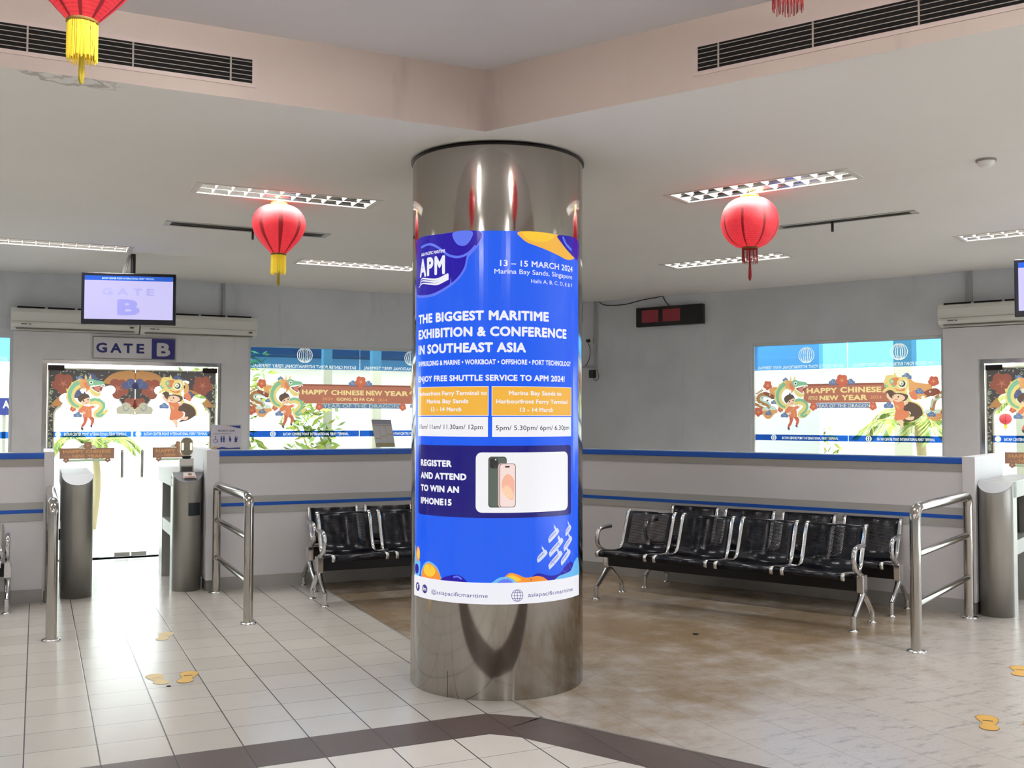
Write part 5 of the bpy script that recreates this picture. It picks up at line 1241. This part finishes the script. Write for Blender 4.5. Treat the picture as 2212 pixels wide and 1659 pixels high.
for cx, cz, L in ((0.352, 0.925, 0.10), (0.48, 0.945, 0.075), (0.372, 0.855, 0.135), (0.475, 0.868, 0.105), (0.268, 0.812, 0.085), (0.365, 0.782, 0.13), (0.452, 0.79, 0.11)):
    d = (0.80, 0.60); q = (-0.60, 0.80); w = 0.018
    P = lambda s, t: (cx + d[0] * s + q[0] * t, cz + d[1] * s + q[1] * t)
    A.add(gsh, smooth2([P(-L / 2, -w * 0.5), P(-L / 2 + 0.01, -w), P(L / 2 - 0.01, -w * 0.9), P(L / 2, 0), P(L / 2 - 0.01, w * 0.8), P(-L / 2 + 0.02, w * 0.7)], 4)); A.add(gsl, [P(-L * 0.35, -w * 0.1), P(L * 0.25, -w * 0.1), P(L * 0.25, w * 0.45), P(-L * 0.35, w * 0.45)])
    A.add(gsh, [P(L * 0.26, -w * 0.3), P(L * 0.42, -w * 0.3), P(L * 0.42, w * 2.2), P(L * 0.30, w * 2.0)]); A.add(gsh, [P(L * 0.36, w * 2), P(L * 0.38, w * 2), P(L * 0.40, w * 3.4)])
for a, c in (((0.30, 0.80), (0.45, 0.70)), ((0.37, 0.90), (0.52, 0.70)), ((0.50, 0.93), (0.60, 0.80)), ((0.33, 0.80), (0.44, 0.86)), ((0.49, 0.79), (0.58, 0.86)), ((0.46, 0.86), (0.60, 0.74))): A.ribbon(gs, [a, c], 0.0022, 0)
part(A, 'ship_drawings')
A = poster_art()
A.add(gl, smooth2([(-0.62, 0.84), (-0.60, 0.80), (-0.57, 0.77), (-0.54, 0.74), (-0.56, 0.66), (-0.62, 0.66)], 4)); A.add(gor, circ(-0.572, 0.795, 0.026, 20, 0.045)); A.add(gy, circ(-0.566, 0.798, 0.017, 18, 0.034)); A.add(gn, circ(-0.59, 0.705, 0.03, 16, 0.03))
A.add(gl, smooth2([(-0.52, 0.66), (-0.51, 0.73), (-0.45, 0.765), (-0.38, 0.74), (-0.35, 0.69), (-0.345, 0.65)], 4)); A.add(gor, smooth2([(-0.515, 0.66), (-0.50, 0.725), (-0.45, 0.755), (-0.385, 0.732), (-0.355, 0.69), (-0.35, 0.65)], 4)); A.add(gy, circ(-0.445, 0.712, 0.055, 20, 0.036))
A.add(gn, smooth2([(-0.345, 0.655), (-0.33, 0.682), (-0.28, 0.698), (-0.235, 0.705), (-0.195, 0.69), (-0.18, 0.655)], 4)); A.ribbon(gs, [(-0.26, 0.69), (-0.23, 0.695), (-0.205, 0.682)], 0.01, 3)
part(A, 'foot_blob'); A = poster_art()
A.add(gn, smooth2([(0.20, 0.675), (0.22, 0.705), (0.255, 0.712), (0.33, 0.692), (0.40, 0.698), (0.45, 0.735), (0.50, 0.755), (0.54, 0.735), (0.50, 0.66), (0.3, 0.64)], 4))
A.add(gor, smooth2([(0.02, 0.655), (0.04, 0.695), (0.075, 0.722), (0.12, 0.712), (0.17, 0.692), (0.24, 0.698), (0.29, 0.682), (0.30, 0.65)], 4)); A.add(gy, smooth2([(0.045, 0.68), (0.075, 0.71), (0.11, 0.702), (0.14, 0.68), (0.09, 0.67)], 4))
A.add(gl, smooth2([(-0.07, 0.655), (-0.03, 0.668), (0.01, 0.695), (0.06, 0.70), (0.10, 0.68), (0.115, 0.65)], 4)); A.add(gs, smooth2([(0.0, 0.66), (0.03, 0.685), (0.07, 0.685), (0.09, 0.66)], 4))
A.add(gl, smooth2([(0.37, 0.65), (0.39, 0.682), (0.45, 0.692), (0.51, 0.705), (0.56, 0.755), (0.611, 0.765), (0.611, 0.65)], 4)); part(A, 'foot_blob')
A = poster_art(0.0040); A.add(gw, rect(X0 + 0.0005, X1 - 0.0005, 0.5455, 0.667))
A.add(gv, [circ(-0.566, 0.602, 0.026, 24), circ(-0.483, 0.600, 0.026, 24)]); A.text(gw, 'f', -0.576, -0.556, 0.590, 0.030, 0.04); A.text(gw, 'in', -0.499, -0.467, 0.590, 0.024, 0.03)
A.text(gv, '@asiapacificmaritime', -0.420, -0.051, 0.583, 0.024, 0.0); A.text(gv, 'asiapacificmaritime', 0.180, 0.524, 0.583, 0.024, 0.0)
for rx in (1, 0.5): A.ribbon(gv, [(0.117 + 0.033 * rx * cos(2 * pi * j / 24), 0.594 + 0.033 * sin(2 * pi * j / 24)) for j in range(25)], 0.0028, 1)
for dz in (-0.016, 0, 0.016): A.ribbon(gv, [(0.117 - sqrt(0.033 ** 2 - dz * dz), 0.594 + dz), (0.117 + sqrt(0.033 ** 2 - dz * dz), 0.594 + dz)], 0.0025, 0)
A.ribbon(gv, [(0.117, 0.561), (0.117, 0.627)], 0.0025, 0); part(A, 'social_media_strip')

# ------------------------------------------------------------------ floor stickers and scraps
def footprint(x, y, rz, label, rgb, mirror=1, faded=False):
    c = mat('foot_sticker_%d' % rgb[2], rgb, 0.45)
    A = Art(lambda u, v, l: (u, v, l), step=0.0005, off=0.0012)
    sole = smooth2([(mirror * a, b) for a, b in ((-0.045, 0.02), (-0.055, 0.09), (-0.03, 0.14), (0.02, 0.145), (0.055, 0.10), (0.045, 0.04), (0.03, -0.02), (0.05, -0.08), (0.03, -0.13), (-0.02, -0.13), (-0.045, -0.08), (-0.03, -0.03))], 4)
    if not faded: A.add(mat('foot_outline', (120, 84, 40), 0.5), [(a * 1.06, b * 1.04) for a, b in sole])
    A.add(c, sole); A.add(mat('foot_bar_dark', (40, 34, 28), 0.5) if not faded else mat('foot_bar_faded', (196, 168, 124), 0.5), rect(-0.012, 0.012, -0.01, 0.045) if False else rect(-0.026, 0.026, 0.03, 0.042))
    o = A.build('footprint_sticker', loc=(x, y, 0), rz=rz); tag(o, label, 'floor sticker', 'footprint stickers on the floor'); return o
YB = (222, 172, 70)
footprint(-2.17, 6.24, 0.54, 'faded pale yellow footprint sticker left of its brighter mate on the cream tiles', (226, 202, 148), 1, True)
footprint(-2.003, 6.29, 0.19, 'bright yellow footprint sticker with dark bar on the cream tiles left of the pillar', (224, 184, 96), -1)
footprint(-2.547, 7.454, 0.2, 'worn pale yellow footprint sticker farther up the cream tile lane to gate B', (222, 200, 150), -1, True)
footprint(2.517, 5.378, -0.35, 'yellow footprint sticker with dark bar at bottom right of the worn floor', YB, -1)
footprint(3.235, 6.476, -0.45, 'yellow footprint sticker cut by the right picture edge', YB, -1)
footprint(2.71, 5.28, -0.5, 'yellow footprint sticker almost out of the picture at bottom right', YB, 1)
def scrap(x, y, s, label):
    b = MB(); rnd = random.Random(int(x * 97)); top = [(s * (1 + 0.4 * rnd.random()) * cos(2 * pi * k / 7), s * 0.7 * (1 + 0.4 * rnd.random()) * sin(2 * pi * k / 7)) for k in range(7)]
    b.prism(top, 0.0, s * 0.5, 'z'); o = b.build('litter_scrap', mat('scrap_dark', (44, 36, 30), 0.8), loc=(x, y, 0.0)); tag(o, label, 'litter')
scrap(-2.044, 6.075, 0.011, 'small black scrap on the cream tiles below the footprint stickers')
scrap(1.37, 7.55, 0.018, 'dark leaf like scrap on the brown floor in front of the long bench')

# ------------------------------------------------------------------ outside the glass
GRD = mat('outdoor_paving', (214, 212, 206), 0.7, noise=(1.5, 0.08)); BLDG = mat('outdoor_white_wall', (226, 226, 220), 0.7); OPOST = mat('outdoor_post', (168, 168, 150), 0.6); ROOF = mat('outdoor_roof', (52, 60, 76), 0.6)
g = MB(); g.box(-16, 24, NL + 0.22, NL + 26, -0.06, -0.005); o = g.build('outdoor_ground', GRD, rz=ANG_L); o['kind'] = 'structure'
g = MB(); g.box(-22, 9, NR + 0.22, NR + 24, -0.08, -0.03); o = g.build('outdoor_ground_right', GRD, rz=ANG_R); o['kind'] = 'structure'
LEAF = [mat('leaf_%d' % k, c, 0.5) for k, c in enumerate(((120, 150, 48), (160, 178, 66), (92, 122, 44), (190, 190, 92)))]
def leafy(name, fr, x, y, zc, rx, rz_, n, seed, label, cat, trunk_h=None, ls=0.09):
    root = thing(name, label, cat, frame_loc(fr, x, y), fang(fr)); rnd = random.Random(seed); b = MB()
    for k in range(n):
        q = rnd.uniform(0, 6.283); t = rnd.uniform(-1, 1); r = rnd.random() ** 0.4; s = sqrt(1 - t * t)
        c = Vector((rx * r * s * cos(q), rx * 0.7 * r * s * sin(q), zc + rz_ * r * t)); d = Vector((rnd.uniform(-1, 1), rnd.uniform(-1, 1), rnd.uniform(-0.6, 0.8))).normalized(); e = d.cross(Vector((rnd.uniform(-1, 1), rnd.uniform(-1, 1), rnd.uniform(-1, 1)))).normalized()
        L = ls * rnd.uniform(0.6, 1.3); b.face([c - d * L, c + e * L * 0.3, c + d * L, c - e * L * 0.3], LEAF[rnd.randrange(4)])
    b.build('foliage', None, root, recalc=False)
    if trunk_h: MB().tube([(0, 0, -0.03), (0.05, 0, trunk_h * 0.5), (0.0, 0, trunk_h)], [0.05, 0.04, 0.03], None, 10).build('trunk', mat('bark', (120, 104, 84), 0.8), root)
leafy('small_tree', 'L', 2.75, 16.6, 2.3, 0.75, 0.75, 420, 3, 'small leafy tree outside the window right of gate B', 'tree', 2.2)
leafy('shrub', 'L', 2.45, 14.0, 1.2, 0.4, 0.55, 170, 5, 'yellow green shrub outside low at the left of the window beside gate B', 'shrub', 0.8, 0.12)
leafy('shrub', 'L', 3.55, 14.2, 1.45, 0.45, 0.5, 200, 6, 'green shrub outside behind the dragon tail sticker', 'shrub', 1.1)
leafy('shrub', 'R', -5.35, 14.5, 1.2, 0.35, 0.35, 120, 8, 'low bright shrub outside below the dragon boy on the right window', 'shrub', 0.8)
def post(fr, x, y, w, h, label):
    b = MB(); b.box(-w / 2, w / 2, -w / 2, w / 2, -0.03, h); o = b.build('outdoor_post', OPOST, loc=frame_loc(fr, x, y), rz=fang(fr)); tag(o, label, 'post')
post('L', 3.86, 14.6, 0.13, 3.4, 'pale outdoor post left of centre behind the long banner window')
post('L', 5.05, 16.0, 0.15, 3.6, 'pale outdoor post behind the timetable sheet')
post('R', -2.75, 15.6, 0.22, 3.6, 'round looking outdoor column at right behind the right window')
post('R', -5.0, 17.8, 0.3, 3.6, 'broad outdoor column behind the palm leaves')
post('L', -0.2, 15.5, 0.14, 3.2, 'outdoor post seen through the left leaf of gate B')
def bld(fr, x0, x1, y, h, label, name='outdoor_building', roof=None):
    root = thing(name, label, 'building', frame_loc(fr, x0, y), fang(fr)); w = x1 - x0
    MB().box(0, w, 0, 3.0, -0.03, h).build('wall', BLDG, root)
    MB().box(-0.5, w + 0.5, -0.9, 3.2, h, h + 0.16).build('roof', roof or ROOF, root)
    b = MB()
    for k in range(int(w / 1.6)): b.box(0.5 + 1.6 * k, 1.5 + 1.6 * k, -0.03, 0.02, 0.9, 2.0)
    b.build('window', mat('outdoor_pane', (214, 226, 222), 0.3), root)
bld('L', 3.6, 13.0, 19.0, 2.75, 'white building with dark roof beyond the window left of the pillar')
bld('R', -9.5, -1.0, 24.0, 2.6, 'white building beyond the window right of the pillar', roof=mat('pale_roof', (215, 220, 222), 0.6))
wl = MB(); wl.box(-6.4, -4.86, NR + 1.6, NR + 1.75, -0.03, 2.62); o = wl.build('outdoor_screen_wall', mat('outdoor_pale_panel', (222, 228, 224), 0.7), rz=ANG_R); tag(o, 'pale grey outdoor wall panel at the left side of the right window', 'screen wall')
def palm(fr, x, y, zc, seed, label, nf, L, spread, th):
    root = thing('palm', label, 'palm', frame_loc(fr, x, y), fang(fr)); rnd = random.Random(seed)
    MB().tube(smooth_path([(0, 0, -0.03), (0.06, 0, zc * 0.5), (0.02, 0, zc)], 5), th, None, 12).build('trunk', mat('palm_trunk', (176, 160, 120), 0.7), root)
    for k in range(nf):
        q = spread[0] + (spread[1] - spread[0]) * k / max(nf - 1, 1); ll = L * rnd.uniform(0.8, 1.15); b = MB(); lift = rnd.uniform(0.15, 0.5)
        pts = smooth_path([(0, 0, zc), (ll * 0.35 * cos(q), ll * 0.35 * sin(q), zc + lift * ll * 0.55), (ll * 0.7 * cos(q), ll * 0.7 * sin(q), zc + lift * ll * 0.45), (ll * cos(q), ll * sin(q), zc - ll * 0.1)], 6)
        b.tube(pts, 0.012, LEAF[3], 6)
        for j in range(2, len(pts)):
            for s in (-1, 1):
                t = (pts[j] - pts[j - 1]).normalized(); side = t.cross(Vector((0, 0, 1))).normalized() * s
                for e in (0.0, 0.5):
                    c = pts[j] * (1 - e) + pts[j - 1] * e; tip = c + side * 0.20 * ll + t * 0.24 * ll * 0.6 - Vector((0, 0, 0.10 * ll)); m_ = (c + tip) / 2; wv = t * 0.018
                    b.face([c - wv, m_ - wv * 1.3, tip, m_ + wv * 1.3], LEAF[rnd.randrange(4)])
        b.build('frond', None, root, recalc=False)
palm('R', -4.15, 15.4, 1.50, 4, 'young palm with drooping fronds outside the middle of the right window', 8, 1.0, (0.3, 6.0), 0.07)
palm('R', -3.15, 18.6, 1.85, 9, 'fan like palm outside behind the lion girl sticker', 7, 0.8, (0.0, 5.6), 0.06)
palm('L', 0.75, 15.8, 1.2, 12, 'low palm outside seen through the left leaf of gate B', 6, 0.7, (0.2, 5.8), 0.05)
ol = lantern(*frame_loc('R', -2.9, 15.0)[:2], 1.54, 1.54 + (3.30 - 1.54) / 0.4, True, 'small red lantern hanging outdoors beyond the glass door at the right edge', False)
ol.scale = (0.4, 0.4, 0.4)
cn = MB(); cn.tube(bend([(0.75, 0, -0.03), (0.75, 0, 3.30), (-0.02, 0, 3.30)], 0.1), 0.03, None, 12)
o = cn.build('lantern_post', OPOST, loc=frame_loc('R', -2.9, 15.0), rz=ANG_R); tag(o, 'outdoor post with an arm holding the small lantern beyond the right glass door', 'post')
og = thing('outdoor_sign', 'blue outdoor sign board with a white letter A seen through the far left window', 'sign', frame_loc('L', -1.3, 15.2), ANG_L)
MB().box(0, 0.99, 0, 0.05, 1.64, 1.87).build('board', mat('outdoor_sign_navy', (40, 52, 130), 0.5), og)
A = Art(lambda u, v, l: (u, -l, v)); A.text(mat('outdoor_sign_white', (236, 236, 236), 0.5), 'A', 0.885, 0.965, 1.73, 0.11, 0.03); A.build('lettering', og)
for x in (0.08, 0.90): MB().tube([(x, 0.03, -0.03), (x, 0.03, 1.64)], 0.025, None, 10).build('leg', OPOST, og)
